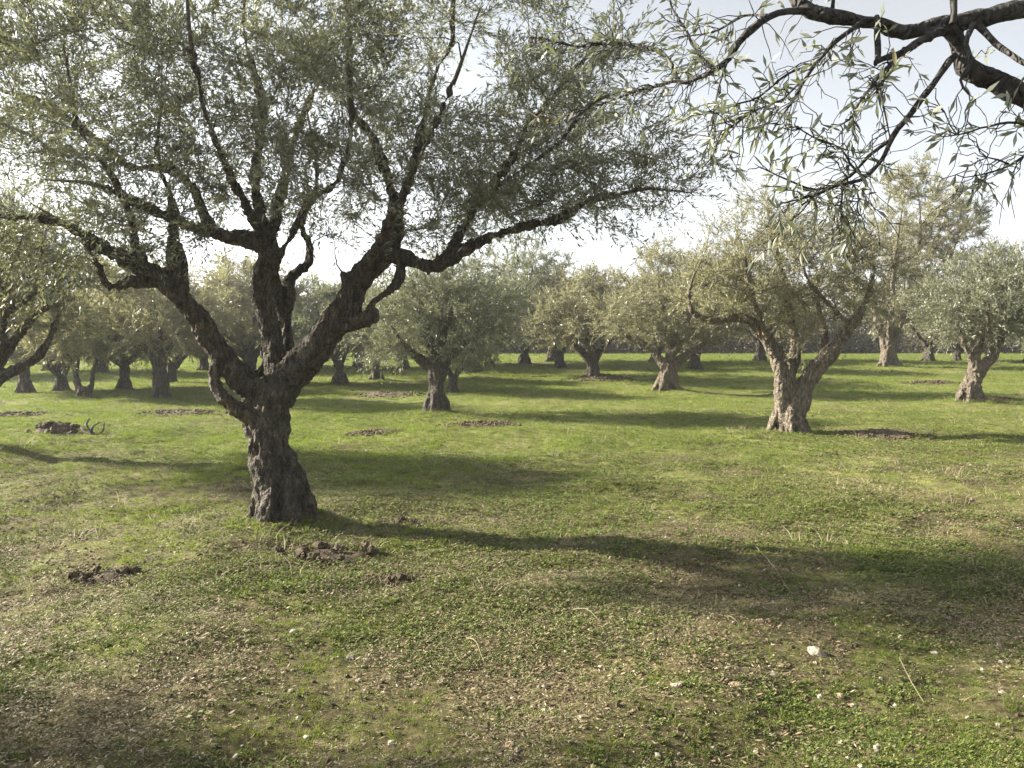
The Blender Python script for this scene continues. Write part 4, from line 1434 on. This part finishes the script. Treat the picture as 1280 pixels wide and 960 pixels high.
nd_P, nd_T = [], []
thick = [
    [(1420, 60, .2, 24), (1340, 25, .1, 16), (1280, 11, 0, 13), (1235, 22, 0, 12), (1180, 30, 0, 12), (1130, 42, 0, 12), (1100, 30, 0, 9.5), (1060, 22, 0, 9), (1010, 14, .02, 9), (992, -8, .05, 8), (960, -60, .1, 5)],
    [(1420, 150, .2, 22), (1340, 140, .1, 17), (1280, 120, 0, 15), (1242, 101, 0, 14), (1206, 82, 0, 12), (1195, 50, 0, 11), (1180, 30, 0, 10)],
    [(1180, 40, -.03, 8), (1150, 52, -.06, 9), (1126, 66, -.08, 7), (1100, 76, -.1, 5.5), (1094, 84, -.1, 4)],
]
thin = [
    [(1010, 14, .02, 6), (985, 14, 0, 6), (961, 20, -.03, 6), (939, 38, -.06, 6.5), (922, 54, -.06, 6), (910, 72, -.06, 5.5), (894, 88, -.06, 5), (868, 99, 0, 3.5), (848, 101, .05, 3.5), (838, 78, .1, 3.2), (815, 60, .2, 3), (770, 54, .3, 2.5), (720, 57, .4, 2), (660, 45, .5, 1.3)],
    [(894, 88, -.06, 3), (876, 70, .1, 2.5), (858, 40, .2, 2), (840, 10, .3, 1.6), (836, -20, .3, 1.2)],
    [(848, 101, .05, 2.4), (800, 112, .2, 2), (750, 130, .35, 1.6), (690, 150, .5, 1)],
    [(1195, 70, -.02, 6), (1175, 92, -.06, 5), (1152, 124, -.1, 5.5), (1132, 150, -.12, 4.5), (1115, 173, -.14, 4.5), (1108, 190, -.15, 4), (1098, 206, -.16, 3.4), (1075, 226, -.18, 2.8), (1046, 232, -.2, 2.2), (1015, 245, -.22, 1.8), (972, 256, -.24, 1.2)],
    [(1112, 176, -.14, 3), (1085, 196, -.1, 2.5), (1060, 222, -.08, 2), (1020, 237, -.06, 1.6), (985, 225, -.06, 1.2), (950, 208, -.06, .9)],
    [(1080, 222, -.17, 2), (1062, 205, -.2, 1.8), (1050, 186, -.22, 1.5), (1020, 172, -.25, 1.1), (1000, 160, -.25, .8)],
    [(1066, 230, -.18, 1.8), (1072, 248, -.16, 1.4), (1070, 268, -.15, .9)],
    [(1052, 232, -.2, 1.6), (1052, 250, -.2, 1.2), (1049, 262, -.2, .8)],
    [(1015, 245, -.2, 1.4), (1003, 262, -.2, 1.1), (982, 282, -.2, .7)],
    [(1080, 26, -.02, 4), (1060, 40, -.08, 3.6), (1042, 54, -.12, 3.4), (1022, 78, -.16, 3), (1008, 98, -.18, 2.6), (996, 118, -.2, 2.2), (980, 142, -.24, 1.6), (965, 165, -.26, 1)],
    [(1022, 78, -.16, 2), (985, 92, -.1, 1.8), (950, 120, -.06, 1.4), (912, 132, 0, 1)],
    [(1008, 98, -.18, 1.8), (975, 125, -.3, 1.4), (940, 140, -.34, 1.1), (905, 165, -.36, .8)],
    [(910, 72, -.06, 1.8), (900, 105, -.1, 1.4), (893, 140, -.12, 1), (890, 160, -.12, .7)],
    [(1130, 60, -.05, 2.5), (1105, 90, -.15, 2.2), (1080, 120, -.25, 1.8), (1062, 150, -.3, 1.4), (1040, 160, -.34, 1)],
    [(1115, 80, -.1, 2), (1100, 115, -.2, 1.6), (1108, 150, -.22, 1.2), (1113, 172, -.2, .9)],
    [(1224, 34, -.05, 6), (1245, 55, -.1, 5), (1262, 66, -.15, 4.5), (1290, 84, -.2, 4)],
    [(1216, 30, -.04, 5), (1208, 55, -.08, 4.5), (1214, 75, -.1, 4), (1200, 100, -.12, 2.5), (1212, 118, -.14, 1.5)],
    [(1190, 30, -.04, 6), (1192, 0, -.04, 5), (1185, -40, 0, 4)],
    [(1096, 20, -.02, 5), (1098, 45, -.06, 5), (1098, 75, -.1, 4.5)],
    [(1300, 160, -.1, 2.2), (1262, 152, -.15, 1.8), (1225, 160, -.18, 1.5), (1196, 168, -.2, 1.2), (1180, 140, -.2, .8)],
    [(1300, 180, -.1, 2), (1270, 202, -.12, 1.7), (1235, 216, -.14, 1.3), (1205, 222, -.16, .8)],
    [(1262, 205, -.12, 1.3), (1235, 196, -.1, 1), (1210, 208, -.1, .7)],
    [(960, 18, -.03, 2.2), (925, 22, .1, 1.8), (890, 40, .2, 1.4), (850, 45, .25, 1)],
    [(1040, 14, .02, 3), (1040, -20, .02, 2), (1020, -60, .02, 1.5)],
]
for q, l_ in enumerate(thick):
    P, R = pl(l_)
    P = P + np.stack([vnoise(P * 9 + q, k) for k in range(3)], 1) * 0.008
    tb.add(P, R * (1 + .22 * vnoise(P * 14, q)), 14, 0.07, 3, q)
trunk_pts = np.array([[0, 0, -.2], [0, 0, 0], [.05, 0, .5], [0, -.05, 1.1], [-.1, -.1, 1.6]])
P, R = resample(trunk_pts, np.array([.36, .30, .23, .21, .2]), .08)
tb.add(P, R, 18, .12, 3)
for e in ((1420, 60, .2, 24), (1420, 150, .2, 22)):
    a = PT(e[0], e[1], YB + e[2]) - base
    P, R = resample(np.array([[-.1, -.1, 1.5], (np.array([-.1, -.1, 1.5]) + a) / 2 + [0.15, 0, 0.05], a]), np.array([.15, .1, e[3] * YB / F]), .06)
    tb.add(P, R, 14, .09, 3)
link('trunk', remeshed('overhang_trunk', tb, 0.012, 0.006, 9), M['bark_near'], root)
for q, l_ in enumerate(thin):
    P, R = pl(l_, 0.03)
    P = P + np.stack([vnoise(P * 16 + q * 3, k) for k in range(3)], 1) * 0.004
    tw.add(P, R * (1 + .25 * vnoise(P * 25, q)) + .0004, 8)
    T, _, _ = frames(P)
    s0 = int(len(P) * .3)
    ok = R < 0.0075
    nd_P.append(P[ok]); nd_T.append(T[ok])
nd_P, nd_T = np.concatenate(nd_P), np.concatenate(nd_T)
# fine side twigs, bare or with a few leaves
r = np.random.default_rng(19)
leafO, leafD, leafL = [], [], []
NT = 430
for i in range(NT):
    k = r.integers(len(nd_P))
    p0 = nd_P[k]
    d = norm(nd_T[k] * .5 + r.normal(size=3) * .55 + [-.25, -.05, -.1])
    l_ = r.uniform(.06, .21)
    m_ = 7
    t = np.linspace(0, 1, m_)[:, None]
    bend = norm(np.cross(d, r.normal(size=3)))
    C = p0 + d * l_ * t + bend * (l_ * r.uniform(-.5, .5)) * t ** 2 + np.array([0, 0, -.3 * l_]) * t ** 2
    C[1:] += r.normal(size=(m_ - 1, 3)) * .006
    tw.add(C, np.linspace(.0019, .0009, m_), 5)
    if r.random() < .62:
        nl = r.integers(3, 9)
        for j in range(nl):
            s = r.uniform(.25, 1.0)
            kk = min(m_ - 1, int(s * (m_ - 1)))
            tt = norm(C[kk] - C[kk - 1])
            leafO.append(C[kk])
            leafD.append(norm(tt * .8 + r.normal(size=3) * .5 + [0, 0, -.1]))
            leafL.append(r.uniform(.032, .06))
link('branch', tw.mesh('overhang_branch'), M['bark_near'], root)


def near_leaf(seed):
    rr = np.random.default_rng(seed)
    n = 6
    V, f = [], []
    bend = rr.uniform(-.25, .25)
    for i in range(n + 1):
        t = i / n
        w = 0.105 * math.sin(math.pi * min(1, t * .96 + .04)) ** .8 * (1.15 - .35 * t)
        c = np.array([t, 0, bend * t * t])
        V += [c + [0, w, .35 * w], c, c + [0, -w, .35 * w]]
        if i:
            k = 3 * i
            f += [[k - 3, k, k + 1, k - 2], [k - 2, k + 1, k + 2, k - 1]]
    me = mesh_np('leaf', np.array(V), np.array(f)[:, ::-1], 4, True)
    me.materials.append(M['leaf_near'])
    return me


lm = [near_leaf(s) for s in range(5)]
leafO, leafD, leafL = np.array(leafO), np.array(leafD), np.array(leafL)
dc = np.linalg.norm(leafO + base - [0, 0, CAM_H], axis=1)
pxl = F * (leafO + base)[:, 0] / (leafO + base)[:, 1] + 640
order = np.argsort(dc + 5 * (pxl > 1290))
rest = []
for n_, k in enumerate(order):
    if n_ < 290:
        o = link('leaf', lm[n_ % 5], None, root)
        o.location = leafO[k]
        qt = Vector(leafD[k]).to_track_quat('X', 'Z')
        o.rotation_mode = 'QUATERNION'
        o.rotation_quaternion = qt @ Vector((1, 0, 0)).rotation_difference(Vector((1, 0, 0)))
        e = qt.to_euler()
        o.rotation_mode = 'XYZ'
        o.rotation_euler = e
        o.rotation_euler.rotate_axis('X', random.gauss(0, .9))
        o.scale = (leafL[k],) * 3
    else:
        rest.append(k)
if rest:
    V, f = leaves_mesh('rest', leafO[rest], leafD[rest], leafL[rest], .22, 8)
    link('foliage', mesh_np('overhang_foliage', V, f, 4), M['leaf_near'], root, 'stuff')


# ------------------------------------------------------------------ thin winter haze between the trees
def haze_box(x0, x1, y0, y1, z0, z1, dens):
    V = [(x, y, z) for z in (z0, z1) for y in (y0, y1) for x in (x0, x1)]
    f = [(0, 2, 3, 1), (4, 5, 7, 6), (0, 1, 5, 4), (2, 6, 7, 3), (0, 4, 6, 2), (1, 3, 7, 5)]
    m, N, L = new_mat('haze')
    out = N.new('ShaderNodeOutputMaterial')
    pv = N.new('ShaderNodeVolumePrincipled')
    pv.inputs['Color'].default_value = (0.93, 0.95, 1.0, 1)
    pv.inputs['Density'].default_value = dens
    pv.inputs['Anisotropy'].default_value = 0.35
    L.new(pv.outputs[0], out.inputs['Volume'])
    return link('haze', mesh_np('haze', np.array(V, float), np.array(f), 4), m, None, 'stuff')


haze_box(-1600, 1600, -700, 2100, -3, 22, 0.0009)
